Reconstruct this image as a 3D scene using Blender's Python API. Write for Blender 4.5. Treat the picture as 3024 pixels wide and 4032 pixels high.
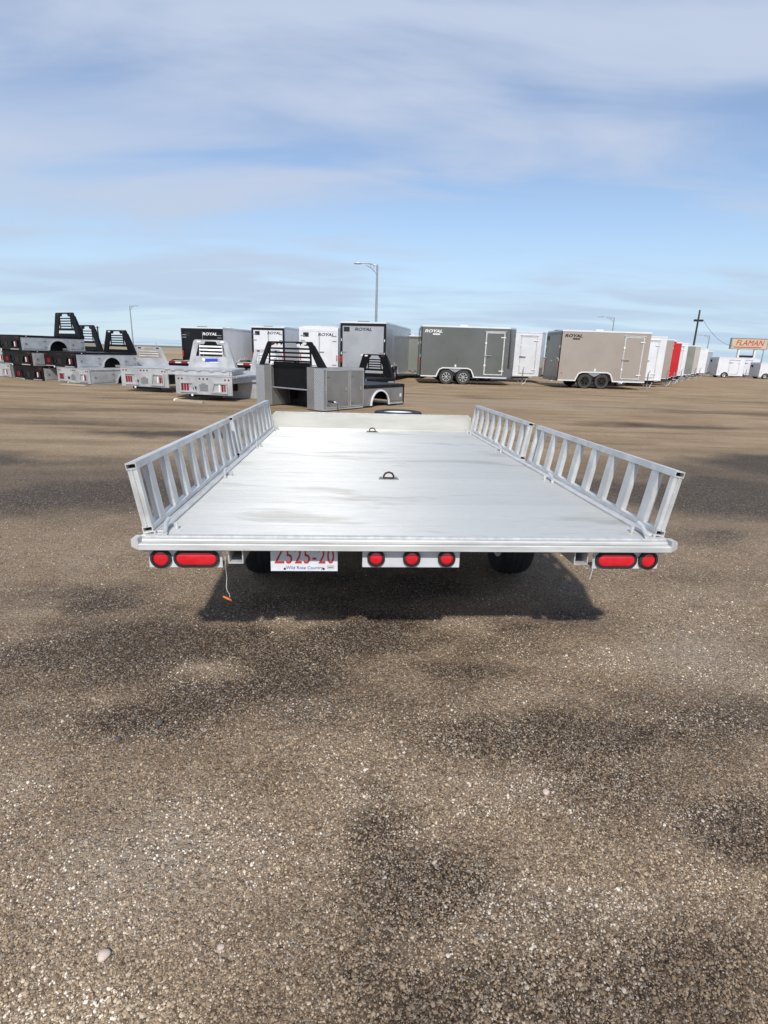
import bpy, bmesh, math, random
import numpy as np
from mathutils import Matrix, Vector
random.seed(7); rng = np.random.default_rng(7)
PI = math.pi; R = math.radians
scene = bpy.context.scene
for o in list(bpy.data.objects): bpy.data.objects.remove(o)
COL = scene.collection

# ------------------------------------------------------------------ camera
PITCH, ROLL, CAM_H = R(16.35), R(1.72), 1.5
fw = Vector((0, math.cos(PITCH), -math.sin(PITCH))); r0 = Vector((1, 0, 0)); u0 = r0.cross(fw)
r1 = r0*math.cos(ROLL) + u0*math.sin(ROLL); u1 = -r0*math.sin(ROLL) + u0*math.cos(ROLL)
cd = bpy.data.cameras.new('camera'); cam = bpy.data.objects.new('camera', cd); COL.objects.link(cam)
cd.sensor_fit = 'VERTICAL'; cd.sensor_height = 32.0; cd.lens = 2150/4032*32.0
cd.clip_start = 0.02; cd.clip_end = 3000
M = Matrix((r1, u1, -fw)).transposed().to_4x4(); M.translation = (0, 0, CAM_H); cam.matrix_world = M
scene.camera = cam

# ------------------------------------------------------------------ world, sun, exposure
SUN_EL, SUN_AZ = R(45.5), R(181.0)            # azimuth: direction the light comes from, clockwise from +Y
w = bpy.data.worlds.new('World'); scene.world = w; w.use_nodes = True
nt = w.node_tree; nt.nodes.clear()
def N(t, typ, **kw):
    n = t.nodes.new(typ)
    for k, v in kw.items(): setattr(n, k, v)
    return n
def L_(t, a, b): t.links.new(a, b)
out = N(nt, 'ShaderNodeOutputWorld'); bg = N(nt, 'ShaderNodeBackground'); bg.inputs['Strength'].default_value = 0.13
sky = N(nt, 'ShaderNodeTexSky', sky_type='NISHITA', sun_disc=False, sun_elevation=SUN_EL, sun_rotation=SUN_AZ, altitude=800, air_density=1.0, dust_density=0.25, ozone_density=2.0)
tc = N(nt, 'ShaderNodeTexCoord'); sx = N(nt, 'ShaderNodeSeparateXYZ'); L_(nt, tc.outputs['Generated'], sx.inputs[0])
def mth(t, op, a, b=None, c=None, clamp=False):
    n = N(t, 'ShaderNodeMath', operation=op, use_clamp=clamp)
    for i, v in enumerate((a, b, c)):
        if v is None: continue
        if isinstance(v, (int, float)): n.inputs[i].default_value = v
        else: L_(t, v, n.inputs[i])
    return n.outputs[0]
zz = mth(nt, 'ADD', mth(nt, 'MAXIMUM', sx.outputs['Z'], 0.0), 0.10)
cu = mth(nt, 'DIVIDE', sx.outputs['X'], zz); cv = mth(nt, 'DIVIDE', sx.outputs['Y'], zz)
cb = N(nt, 'ShaderNodeCombineXYZ'); L_(nt, cu, cb.inputs[0]); L_(nt, cv, cb.inputs[1])
mp = N(nt, 'ShaderNodeMapping'); mp.inputs['Rotation'].default_value = (0, 0, R(-12)); mp.inputs['Scale'].default_value = (0.40, 0.52, 1); mp.inputs['Location'].default_value = (11.3, 3.3, 0.4)
L_(nt, cb.outputs[0], mp.inputs[0])
n1 = N(nt, 'ShaderNodeTexNoise'); n1.inputs['Scale'].default_value = 0.85; n1.inputs['Detail'].default_value = 7; n1.inputs['Roughness'].default_value = 0.52; n1.inputs['Distortion'].default_value = 0.35
L_(nt, mp.outputs[0], n1.inputs['Vector'])
mp2 = N(nt, 'ShaderNodeMapping'); mp2.inputs['Rotation'].default_value = (0, 0, R(20)); mp2.inputs['Scale'].default_value = (0.6, 1.5, 1); mp2.inputs['Location'].default_value = (1.0, 7.2, 0)
L_(nt, cb.outputs[0], mp2.inputs[0])
n2 = N(nt, 'ShaderNodeTexNoise'); n2.inputs['Scale'].default_value = 1.2; n2.inputs['Detail'].default_value = 6; n2.inputs['Roughness'].default_value = 0.5; n2.inputs['Distortion'].default_value = 0.6
L_(nt, mp2.outputs[0], n2.inputs['Vector'])
mixn = mth(nt, 'ADD', mth(nt, 'MULTIPLY', n1.outputs['Fac'], 0.60), mth(nt, 'MULTIPLY', n2.outputs['Fac'], 0.40))
cr = N(nt, 'ShaderNodeMapRange', interpolation_type='SMOOTHSTEP'); L_(nt, mixn, cr.inputs['Value'])
cr.inputs['From Min'].default_value = 0.42; cr.inputs['From Max'].default_value = 0.60; cr.inputs['To Min'].default_value = 0.15; cr.inputs['To Max'].default_value = 1.0
mx = N(nt, 'ShaderNodeMix', data_type='RGBA'); L_(nt, cr.outputs['Result'], mx.inputs['Factor'])
L_(nt, sky.outputs['Color'], mx.inputs[6]); mx.inputs[7].default_value = (3.55, 4.12, 5.25, 1)
# thin high haze thickens towards the horizon
hz = N(nt, 'ShaderNodeMapRange', interpolation_type='SMOOTHSTEP'); L_(nt, sx.outputs['Z'], hz.inputs['Value']); hz.inputs['From Min'].default_value = 0.0; hz.inputs['From Max'].default_value = 0.30; hz.inputs['To Min'].default_value = 0.80; hz.inputs['To Max'].default_value = 0.0
mh = N(nt, 'ShaderNodeMix', data_type='RGBA'); L_(nt, hz.outputs['Result'], mh.inputs['Factor']); L_(nt, mx.outputs[2], mh.inputs[6]); mh.inputs[7].default_value = (3.35, 4.45, 5.55, 1)
L_(nt, mh.outputs[2], bg.inputs['Color']); L_(nt, bg.outputs[0], out.inputs['Surface'])

sd = bpy.data.lights.new('sun', 'SUN'); sun = bpy.data.objects.new('sun', sd); COL.objects.link(sun)
sd.energy = 3.6; sd.angle = R(2.0); sd.color = (1.0, 0.955, 0.89)
sv = Vector((math.sin(SUN_AZ)*math.cos(SUN_EL), math.cos(SUN_AZ)*math.cos(SUN_EL), math.sin(SUN_EL)))
sun.rotation_euler = sv.to_track_quat('Z', 'Y').to_euler(); sun.location = (0, -20, 30)
vs = scene.view_settings; vs.view_transform = 'Standard'; vs.look = 'None'; vs.exposure = 0.22; vs.gamma = 1.0; vs.use_curve_mapping = False
scene.render.engine = 'CYCLES'

# ------------------------------------------------------------------ materials
MATS = {}
def pmat(name, col, rough=0.5, metal=0.0, nscale=6.0, namt=0.12, bump=0.0, bscale=60.0, stretch=(1, 1, 1), col2=None, coat=0.0, rvar=0.1, aniso=0.0, spec=0.5, detail=5):
    if name in MATS: return MATS[name]
    m = bpy.data.materials.new(name); m.use_nodes = True; t = m.node_tree; b = t.nodes['Principled BSDF']
    tc = N(t, 'ShaderNodeTexCoord'); mp = N(t, 'ShaderNodeMapping'); mp.inputs['Scale'].default_value = stretch
    oi = N(t, 'ShaderNodeObjectInfo'); L_(t, tc.outputs['Object'], mp.inputs[0])
    off = N(t, 'ShaderNodeVectorMath', operation='ADD'); L_(t, mp.outputs[0], off.inputs[0])
    k = N(t, 'ShaderNodeMath', operation='MULTIPLY'); L_(t, oi.outputs['Random'], k.inputs[0]); k.inputs[1].default_value = 37.0
    L_(t, k.outputs[0], off.inputs[1])
    n = N(t, 'ShaderNodeTexNoise'); n.inputs['Scale'].default_value = nscale; n.inputs['Detail'].default_value = detail; n.inputs['Roughness'].default_value = 0.6
    L_(t, off.outputs[0], n.inputs['Vector'])
    mr = N(t, 'ShaderNodeMapRange', interpolation_type='SMOOTHSTEP'); mr.inputs['From Min'].default_value = 0.3; mr.inputs['From Max'].default_value = 0.7
    L_(t, n.outputs['Fac'], mr.inputs['Value'])
    mx = N(t, 'ShaderNodeMix', data_type='RGBA'); L_(t, mr.outputs['Result'], mx.inputs['Factor'])
    c2 = col2 if col2 else tuple(min(1, c*(1+namt)) for c in col); c1 = col if col2 else tuple(c*(1-namt) for c in col)
    mx.inputs[6].default_value = (*c1, 1); mx.inputs[7].default_value = (*c2, 1); L_(t, mx.outputs[2], b.inputs['Base Color'])
    rr = N(t, 'ShaderNodeMapRange'); L_(t, n.outputs['Fac'], rr.inputs['Value']); rr.inputs['To Min'].default_value = max(0.02, rough-rvar); rr.inputs['To Max'].default_value = min(1, rough+rvar)
    L_(t, rr.outputs['Result'], b.inputs['Roughness'])
    b.inputs['Metallic'].default_value = metal; b.inputs['Coat Weight'].default_value = coat; b.inputs['Specular IOR Level'].default_value = spec
    if aniso:
        b.inputs['Anisotropic'].default_value = aniso
        cx = N(t, 'ShaderNodeCombineXYZ'); cx.inputs[1].default_value = 1.0
        vt = N(t, 'ShaderNodeVectorTransform', vector_type='VECTOR', convert_from='OBJECT', convert_to='WORLD'); L_(t, cx.outputs[0], vt.inputs[0]); L_(t, vt.outputs[0], b.inputs['Tangent'])
    if bump:
        n2 = N(t, 'ShaderNodeTexNoise'); n2.inputs['Scale'].default_value = bscale; n2.inputs['Detail'].default_value = 4; L_(t, off.outputs[0], n2.inputs['Vector'])
        bp = N(t, 'ShaderNodeBump'); bp.inputs['Strength'].default_value = bump; bp.inputs['Distance'].default_value = 0.01
        L_(t, n2.outputs['Fac'], bp.inputs['Height']); L_(t, bp.outputs[0], b.inputs['Normal'])
    MATS[name] = m; return m

def deck_material():
    m = bpy.data.materials.new('worn_deck_aluminium'); m.use_nodes = True; t = m.node_tree; b = t.nodes['Principled BSDF']
    tc = N(t, 'ShaderNodeTexCoord'); oi = N(t, 'ShaderNodeObjectInfo')
    k = mth(t, 'MULTIPLY', oi.outputs['Random'], 91.0)
    def noise(scale, st, det, rough=0.6, per=True, vec='Object', dist=0.0):
        mp = N(t, 'ShaderNodeMapping'); mp.inputs['Scale'].default_value = st
        src = tc.outputs['Object']
        if not per:
            ge = N(t, 'ShaderNodeNewGeometry'); src = ge.outputs['Position']
        L_(t, src, mp.inputs[0]); ad = N(t, 'ShaderNodeVectorMath', operation='ADD'); L_(t, mp.outputs[0], ad.inputs[0])
        if per: L_(t, k, ad.inputs[1])
        n = N(t, 'ShaderNodeTexNoise'); n.inputs['Scale'].default_value = scale; n.inputs['Detail'].default_value = det; n.inputs['Roughness'].default_value = rough; n.inputs['Distortion'].default_value = dist
        L_(t, ad.outputs[0], n.inputs['Vector']); return n.outputs['Fac']
    def ramp(v, a, b_, lo=0., hi=1.):
        r = N(t, 'ShaderNodeMapRange', interpolation_type='SMOOTHSTEP'); L_(t, v, r.inputs['Value'])
        r.inputs['From Min'].default_value = a; r.inputs['From Max'].default_value = b_; r.inputs['To Min'].default_value = lo; r.inputs['To Max'].default_value = hi; return r.outputs['Result']
    scr = noise(3.0, (1.2, 14, 1), 7, 0.65)          # scuffs along the plank
    smear = noise(1.2, (1.0, 3.2, 1), 6, 0.6, per=False, dist=0.4)   # stains across several planks
    fine = noise(9.0, (2, 60, 1), 3, 0.6)
    def mix(f, a, b_):
        n = N(t, 'ShaderNodeMix', data_type='RGBA')
        if isinstance(f, float): n.inputs['Factor'].default_value = f
        else: L_(t, f, n.inputs['Factor'])
        for i, v in ((6, a), (7, b_)):
            if isinstance(v, tuple): n.inputs[i].default_value = (*v, 1)
            else: L_(t, v, n.inputs[i])
        return n.outputs[2]
    c = mix(ramp(fine, 0.3, 0.75), (0.63, 0.628, 0.592), (0.72, 0.716, 0.678))
    c = mix(ramp(scr, 0.57, 0.76, 0, 0.6), c, (0.36, 0.36, 0.34))
    c = mix(ramp(smear, 0.54, 0.68, 0, 0.5), c, (0.38, 0.365, 0.315))
    pl = mth(t, 'MULTIPLY_ADD', oi.outputs['Random'], 0.07, 0.93)
    hs = N(t, 'ShaderNodeHueSaturation'); L_(t, pl, hs.inputs['Value']); L_(t, c, hs.inputs['Color'])
    L_(t, hs.outputs[0], b.inputs['Base Color'])
    b.inputs['Metallic'].default_value = 0.30
    L_(t, ramp(scr, 0.3, 0.7, 0.33, 0.39), b.inputs['Roughness'])
    b.inputs['Anisotropic'].default_value = 1.0
    cx = N(t, 'ShaderNodeCombineXYZ'); cx.inputs[1].default_value = 1.0
    vt = N(t, 'ShaderNodeVectorTransform', vector_type='VECTOR', convert_from='OBJECT', convert_to='WORLD'); L_(t, cx.outputs[0], vt.inputs[0]); L_(t, vt.outputs[0], b.inputs['Tangent'])
    bp = N(t, 'ShaderNodeBump'); bp.inputs['Strength'].default_value = 0.25; bp.inputs['Distance'].default_value = 0.004
    L_(t, fine, bp.inputs['Height']); L_(t, bp.outputs[0], b.inputs['Normal'])
    return m

def treadplate():
    m = bpy.data.materials.new('treadplate_aluminium'); m.use_nodes = True; t = m.node_tree; b = t.nodes['Principled BSDF']
    tc = N(t, 'ShaderNodeTexCoord'); mp = N(t, 'ShaderNodeMapping'); mp.inputs['Scale'].default_value = (22, 22, 22); mp.inputs['Rotation'].default_value = (0, R(45), 0); L_(t, tc.outputs['Object'], mp.inputs[0])
    v = N(t, 'ShaderNodeTexVoronoi'); v.inputs['Scale'].default_value = 1.0; v.inputs['Randomness'].default_value = 0.1; L_(t, mp.outputs[0], v.inputs['Vector'])
    bp = N(t, 'ShaderNodeBump', invert=True); bp.inputs['Strength'].default_value = 1.0; bp.inputs['Distance'].default_value = 0.03; L_(t, v.outputs['Distance'], bp.inputs['Height']); L_(t, bp.outputs[0], b.inputs['Normal'])
    b.inputs['Base Color'].default_value = (0.62, 0.63, 0.64, 1); b.inputs['Metallic'].default_value = 0.7; b.inputs['Roughness'].default_value = 0.28
    return m

M_ALU = pmat('brushed_aluminium', (0.54, 0.54, 0.53), 0.42, 0.42, 7, bump=0.06, bscale=40, stretch=(3, 1, 1), col2=(0.72, 0.72, 0.705))
M_ALUW = pmat('weathered_aluminium', (0.50, 0.505, 0.49), 0.5, 0.3, 5, col2=(0.72, 0.725, 0.70), stretch=(0.5, 4, 4), bump=0.05)
M_BOARD = pmat('dull_board_aluminium', (0.45, 0.44, 0.395), 0.45, 0.25, 1.5, col2=(0.55, 0.54, 0.49), stretch=(1, 1, 5))
M_BEDALU = pmat('bed_aluminium', (0.40, 0.405, 0.41), 0.42, 0.4, 2.2, col2=(0.58, 0.585, 0.585), bump=0.04)
M_BOXALU = pmat('mill_finish_box', (0.24, 0.232, 0.222), 0.4, 0.45, 1.6, col2=(0.31, 0.302, 0.292))
M_BLACK = pmat('black_powder_coat', (0.006, 0.006, 0.0065), 0.42, 0, 5, namt=0.3, spec=0.22)
M_DARK = pmat('dark_steel', (0.018, 0.017, 0.016), 0.6, 0.2, 5, namt=0.3)
M_VOID = pmat('open_tube_inside', (0.012, 0.012, 0.012), 0.8, 0, 5)
M_RUBBER = pmat('tyre_rubber', (0.018, 0.018, 0.019), 0.75, 0, 8, namt=0.35, bump=0.2, bscale=90)
M_RUBBERD = pmat('dusty_tyre_rubber', (0.045, 0.041, 0.037), 0.85, 0, 5, namt=0.3, bump=0.2, bscale=60)
M_RIMW = pmat('white_rim_paint', (0.75, 0.76, 0.77), 0.35, 0, 4, namt=0.05)
M_RIMA = pmat('alloy_rim', (0.7, 0.7, 0.71), 0.25, 0.8, 6, namt=0.08)
M_RED = pmat('red_lens', (0.58, 0.008, 0.018), 0.12, 0, 22, coat=0.6, col2=(0.68, 0.016, 0.028), rvar=0.05, bump=0.25, bscale=30)
M_BEDRED = pmat('bed_lamp_red', (0.22, 0.008, 0.014), 0.2, 0, 12, namt=0.15)
M_LENSD = pmat('dark_lens', (0.10, 0.012, 0.014), 0.3, 0, 10)
M_LENSW = pmat('clear_lens', (0.75, 0.74, 0.72), 0.2, 0, 10, namt=0.08)
M_WHITE = pmat('white_panel', (0.68, 0.69, 0.71), 0.32, 0, 1.3, namt=0.05, coat=0.2)
M_BRACKET = pmat('white_bracket_paint', (0.63, 0.645, 0.66), 0.4, 0.15, 9, namt=0.07)
M_PLATE = pmat('plate_white', (0.66, 0.68, 0.70), 0.45, 0, 20, namt=0.06)
M_PRED = pmat('plate_red_ink', (0.50, 0.035, 0.022), 0.5, 0, 20, namt=0.08)
M_PBLUE = pmat('plate_blue_ink', (0.03, 0.07, 0.30), 0.5, 0, 20)
M_BLUE = pmat('blue_sticker', (0.015, 0.05, 0.42), 0.5, 0, 20)
M_GREYT = pmat('charcoal_paint', (0.110, 0.116, 0.106), 0.30, 0, 0.7, namt=0.10, coat=0.5)
M_TAN = pmat('tan_paint', (0.330, 0.285, 0.245), 0.32, 0, 0.7, namt=0.06, coat=0.4)
M_REDP = pmat('red_paint', (0.50, 0.008, 0.012), 0.3, 0, 1.0, namt=0.06, coat=0.4)
M_SILV = pmat('silver_panel', (0.40, 0.415, 0.43), 0.3, 0.3, 0.9, namt=0.10, coat=0.2)
M_BLKP = pmat('black_panel', (0.008, 0.008, 0.009), 0.28, 0, 0.9, namt=0.2, coat=0.15, spec=0.3)
M_GREEN = pmat('grey_green_panel', (0.20, 0.21, 0.185), 0.4, 0, 1.2, namt=0.1)
M_BEIGE = pmat('beige_panel', (0.42, 0.39, 0.34), 0.4, 0, 1.0, namt=0.06)
M_CHROME = pmat('chrome', (0.8, 0.8, 0.81), 0.15, 1.0, 4, namt=0.03)
M_RUST = pmat('rusty_steel', (0.045, 0.02, 0.013), 0.7, 0.4, 30, col2=(0.11, 0.045, 0.028), bump=0.2)
M_ZINC = pmat('zinc_plate', (0.20, 0.205, 0.205), 0.5, 0.5, 30, col2=(0.33, 0.335, 0.335))
M_TIMBER = pmat('weathered_timber', (0.30, 0.24, 0.17), 0.85, 0, 3, col2=(0.46, 0.39, 0.29), stretch=(1, 12, 12), bump=0.3)
M_GALV = pmat('galvanised_steel', (0.34, 0.36, 0.38), 0.45, 0.5, 4, namt=0.12)
M_PINKTIE = pmat('orange_plastic', (0.65, 0.17, 0.03), 0.5, 0, 20)
M_WIRE = pmat('white_wire', (0.55, 0.55, 0.53), 0.5, 0, 20)
M_STONE = pmat('pale_stone', (0.42, 0.33, 0.27), 0.8, 0, 60, col2=(0.58, 0.48, 0.40), bump=0.3)
M_STONED = pmat('dark_stone', (0.06, 0.055, 0.052), 0.8, 0, 20, col2=(0.10, 0.095, 0.09), bump=0.3)
M_POLE = pmat('tarred_timber_pole', (0.05, 0.035, 0.028), 0.85, 0, 3, namt=0.3)
M_SIGNB = pmat('cream_sign_face', (0.52, 0.42, 0.30), 0.5, 0, 0.6, namt=0.06)
M_SIGNR = pmat('sign_red_paint', (0.48, 0.045, 0.02), 0.5, 0, 2, namt=0.08)
M_TAPEW = pmat('white_reflective_tape', (0.7, 0.7, 0.7), 0.4, 0, 20)
M_TAPER = pmat('red_reflective_tape', (0.35, 0.012, 0.02), 0.4, 0, 20)
M_DECK = deck_material(); M_TREAD = treadplate()

# ------------------------------------------------------------------ mesh helpers
class MB:
    def __init__(s): s.bm = bmesh.new()
    def _tf(s, vs, m):
        if m is not None: bmesh.ops.transform(s.bm, matrix=m, verts=vs)
    def box(s, x0, x1, y0, y1, z0, z1, bev=0.0, m=None, seg=1):
        r = bmesh.ops.create_cube(s.bm, size=1.0); vs = r['verts']
        for v in vs: v.co = Vector((x0+(v.co.x+.5)*(x1-x0), y0+(v.co.y+.5)*(y1-y0), z0+(v.co.z+.5)*(z1-z0)))
        if bev > 0:
            es = list({e for v in vs for e in v.link_edges})
            rb = bmesh.ops.bevel(s.bm, geom=es, offset=bev, segments=seg, affect='EDGES', profile=0.5)
            vs = list({v for f in rb['faces'] for v in f.verts} | {v for v in vs if v.is_valid})
        s._tf(vs, m); return s
    def cyl(s, p0, p1, r, n=12, r2=None, cap=True, m=None):
        p0, p1 = Vector(p0), Vector(p1); d = p1-p0; q = d.to_track_quat('Z', 'Y').to_matrix()
        r2 = r if r2 is None else r2; A = []; B = []
        for i in range(n):
            a = 2*PI*i/n; c = q @ Vector((math.cos(a), math.sin(a), 0))
            A.append(s.bm.verts.new(p0+c*r)); B.append(s.bm.verts.new(p1+c*r2))
        for i in range(n): s.bm.faces.new((A[i], A[(i+1) % n], B[(i+1) % n], B[i]))
        if cap: s.bm.faces.new(A[::-1]); s.bm.faces.new(B)
        s._tf(A+B, m); return s
    def tube(s, pts, r, n=8, m=None):
        pts = [Vector(p) for p in pts]; rings = []
        for i, p in enumerate(pts):
            d = (pts[min(i+1, len(pts)-1)]-pts[max(i-1, 0)]).normalized(); q = d.to_track_quat('Z', 'Y').to_matrix()
            rr = r[i] if isinstance(r, (list, tuple)) else r
            rings.append([s.bm.verts.new(p+q @ Vector((math.cos(2*PI*k/n)*rr, math.sin(2*PI*k/n)*rr, 0))) for k in range(n)])
        for a, b in zip(rings, rings[1:]):
            # align ring starts
            k0 = min(range(n), key=lambda k: (b[k].co-a[0].co).length)
            for k in range(n): s.bm.faces.new((a[k], a[(k+1) % n], b[(k0+k+1) % n], b[(k0+k) % n]))
        s.bm.faces.new(rings[0][::-1]); s.bm.faces.new(rings[-1])
        s._tf([v for q in rings for v in q], m); return s
    def prism(s, poly, axis, d0, d1, m=None):
        def P(a, b, d): return {'x': (d, a, b), 'y': (a, d, b), 'z': (a, b, d)}[axis]
        A = [s.bm.verts.new(P(a, b, d0)) for a, b in poly]; B = [s.bm.verts.new(P(a, b, d1)) for a, b in poly]; n = len(poly)
        for i in range(n): s.bm.faces.new((A[i], A[(i+1) % n], B[(i+1) % n], B[i]))
        s.bm.faces.new(A[::-1]); s.bm.faces.new(B); s._tf(A+B, m); return s
    def ringprism(s, outer, inner, axis, d0, d1, m=None):
        def P(a, b, d): return {'x': (d, a, b), 'y': (a, d, b), 'z': (a, b, d)}[axis]
        n = len(outer); V = [[s.bm.verts.new(P(a, b, d)) for a, b in pl] for pl in (outer, inner) for d in (d0, d1)]
        o0, o1, i0, i1 = V
        for k in range(n):
            j = (k+1) % n
            s.bm.faces.new((o0[k], o0[j], o1[j], o1[k])); s.bm.faces.new((i0[j], i0[k], i1[k], i1[j]))
            s.bm.faces.new((o1[k], o1[j], i1[j], i1[k])); s.bm.faces.new((o0[j], o0[k], i0[k], i0[j]))
        s._tf([v for q in V for v in q], m); return s
    def lathe(s, prof, axis='y', n=28, m=None, closed=True):
        rings = []
        for r, d in prof:
            rings.append([s.bm.verts.new({'y': (r*math.cos(2*PI*k/n), d, r*math.sin(2*PI*k/n)), 'x': (d, r*math.cos(2*PI*k/n), r*math.sin(2*PI*k/n)), 'z': (r*math.cos(2*PI*k/n), r*math.sin(2*PI*k/n), d)}[axis]) for k in range(n)])
        rr = rings + ([rings[0]] if closed else [])
        for a, b in zip(rr, rr[1:]):
            for k in range(n): s.bm.faces.new((a[k], a[(k+1) % n], b[(k+1) % n], b[k]))
        if not closed:
            s.bm.faces.new(rings[0][::-1]); s.bm.faces.new(rings[-1])
        s._tf([v for q in rings for v in q], m); return s
    def mesh(s, name, mat, smooth=35):
        bmesh.ops.recalc_face_normals(s.bm, faces=s.bm.faces)
        me = bpy.data.meshes.new(name); s.bm.to_mesh(me); s.bm.free(); me.materials.append(mat)
        if smooth:
            me.shade_smooth(); me.set_sharp_from_angle(angle=R(smooth))
        return me
    def build(s, name, mat, parent=None, loc=(0, 0, 0), rot=(0, 0, 0), smooth=35):
        return link(name, s.mesh(name, mat, smooth), parent, loc, rot)
def link(name, me, parent=None, loc=(0, 0, 0), rot=(0, 0, 0)):
    o = bpy.data.objects.new(name, me); COL.objects.link(o); o.parent = parent; o.location = loc; o.rotation_euler = rot; return o
def tag(o, label=None, cat=None, group=None, kind=None):
    if label: o['label'] = label
    if cat: o['category'] = cat
    if group: o['group'] = group
    if kind: o['kind'] = kind
    return o
def thing(name, label, cat, loc=(0, 0, 0), rz=0.0, group=None, rx=0.0):
    o = bpy.data.objects.new(name, None); COL.objects.link(o); o.location = loc; o.rotation_euler = (rx, 0, rz); o.empty_display_size = 0.2
    return tag(o, label, cat, group)
def text(body, size, mat, parent, m, name='lettering', shear=0.0, ext=0.0015, spacing=1.0, bold=0.0, squeeze=1.0, fit=None):
    cu = bpy.data.curves.new('t', 'FONT'); cu.body = body; cu.size = size; cu.align_x = 'CENTER'; cu.align_y = 'CENTER'; cu.extrude = ext; cu.shear = shear; cu.space_character = spacing; cu.offset = bold; cu.resolution_u = 3
    to = bpy.data.objects.new('t', cu); COL.objects.link(to)
    dg = bpy.context.evaluated_depsgraph_get(); me = bpy.data.meshes.new_from_object(to.evaluated_get(dg)); bpy.data.objects.remove(to); bpy.data.curves.remove(cu)
    if fit: xs = [v.co.x for v in me.vertices]; squeeze = fit/(max(xs)-min(xs))
    me.transform(m @ Matrix.Diagonal((squeeze, 1, 1, 1))); me.materials.clear(); me.materials.append(mat); me.name = name
    return link(name, me, parent)
def basis(loc, ex, ey, ez):
    m = Matrix((Vector(ex), Vector(ey), Vector(ez))).transposed().to_4x4(); m.translation = loc; return m
def rearface(loc): return basis(loc, (1, 0, 0), (0, 0, 1), (0, -1, 0))     # text on a face looking to -y
def rightface(loc): return basis(loc, (0, 1, 0), (0, 0, 1), (1, 0, 0))     # text on a face looking to +x

# ------------------------------------------------------------------ ground
DARK_PATCHES = [  # cx, cy, rx, ry, amount : dark areas of the ground, mostly damp fines and spilled dark gravel
    (-3.7, 9.6, 2.2, .5, .7), (-6.5, 10.5, 2.4, .45, .5), (-3.0, 5.5, 1.7, 1.0, .75), (-5.2, 7.0, 2.2, .8, .6), (-4.6, 13.0, 2.5, .5, .35),
    (6.6, 13.0, 3.0, .8, .6), (4.2, 6.2, 2.2, 1.35, .95), (6.6, 8.2, 2.6, 1.5, .85), (3.1, 4.7, .9, .45, .5), (11, 17, 4.5, .8, .45), (3.0, 10.2, 1.5, .4, .3),
    (-1.0, 2.45, 1.1, .38, .75), (-.95, 1.95, .5, .22, .55), (-.2, 2.75, .7, .3, .6), (.75, 1.95, .75, .26, .85), (.35, 2.45, .55, .16, .4), (1.25, 1.5, .3, .22, .7),
    (.42, .98, .5, .17, .9), (.10, 1.32, .16, .30, .55), (-1.9, 3.1, .7, .35, .5), (0, 3.4, .8, .5, .5), (1.9, 3.2, .3, .3, .15), (-8, 16, 3, .6, .35), (16, 22, 6, 1, .4),
    (-.9, 2.4, 1.9, .75, .46), (1.0, 1.95, 1.3, .5, .5), (.2, 2.85, 1.5, .45, .46), (.40, 1.02, .8, .28, .6), (.07, 1.52, .17, .30, .62), (.16, 1.20, .34, .28, .68), (.36, .95, .66, .24, .8), (-3.6, 6.0, 3.2, 1.8, .45), (5.0, 7.0, 3.4, 2.4, .5)]  # last two rows include the dark column that widens towards the camera
LIGHT = [(-.65, 1.2, .42, .35, .8), (1.85, 2.6, .5, .5, .6), (-.25, 2.05, .28, .12, .6), (.62, 1.2, .35, .1, .7), (-1.7, 1.6, .5, .4, .4), (2.0, 1.9, .4, .3, .5), (.5, 1.68, .3, .06, .6), (1.6, 2.0, .35, .08, .5), (4.5, 18, 6, 2.0, .5), (-3, 12, 4, .8, .5)]
def hashn(x, y):      # cheap smooth value noise for warping
    xi, yi = np.floor(x).astype(int), np.floor(y).astype(int); fx, fy = x-xi, y-yi; fx, fy = fx*fx*(3-2*fx), fy*fy*(3-2*fy)
    def h(a, b): return np.modf(np.abs(np.sin(a*127.1+b*311.7)*43758.5453))[0]
    return (h(xi, yi)*(1-fx)+h(xi+1, yi)*fx)*(1-fy)+(h(xi, yi+1)*(1-fx)+h(xi+1, yi+1)*fx)*fy
def fbm(x, y, o=4):
    s = 0; a = .5
    for i in range(o): s = s+a*hashn(x*2**i+i*7.3, y*2**i+i*3.1); a *= .5
    return s
def ground_fields(X, Y):
    rr = np.hypot(X, Y); sc = np.clip(rr*0.12, .12, 1.6)
    wx = X+(fbm(X/.9*1.0+11, Y/.9+5)-.47)*sc*1.6; wy = Y+(fbm(X/.9+31, Y/.9+17)-.47)*sc*1.1
    d = np.zeros_like(X); l = np.zeros_like(X)
    for cx, cy, rx, ry, a in DARK_PATCHES: d = np.maximum(d, a*np.clip(1.35-1.15*np.sqrt(((wx-cx)/rx)**2+((wy-cy)/ry)**2), 0, 1))
    for cx, cy, rx, ry, a in LIGHT: l = np.maximum(l, a*np.clip(1.3-1.1*np.sqrt(((wx-cx)/rx)**2+((wy-cy)/ry)**2), 0, 1))
    base = np.clip((fbm(X/2.6+3, Y/1.1+9)-.46)*2.4, 0, .6)*np.clip(.35+rr/40, 0, .6)
    near = np.clip((7-rr)/4, 0, 1)                       # ragged edges and small blotches close by
    rag = (fbm(X/.42+40, Y/.26+8, 5)-.47)
    d = np.clip(np.maximum(d, base)*1.12+rag*near*(.9*np.minimum(1, d*2)+.55), 0, 1)
    return d, np.clip(l+near*np.clip(-rag*2.0-.05, 0, .6)*(1-d), 0, 1)
gx = np.concatenate([-np.geomspace(900, 5.2, 40), np.linspace(-5, 5, 181), np.geomspace(5.2, 900, 40)])
gy = np.concatenate([np.linspace(-300, -4, 12), np.linspace(-3.5, .3, 20), np.linspace(.35, 5, 140), np.geomspace(5.05, 30, 90), np.geomspace(31, 1800, 50)])
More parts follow.
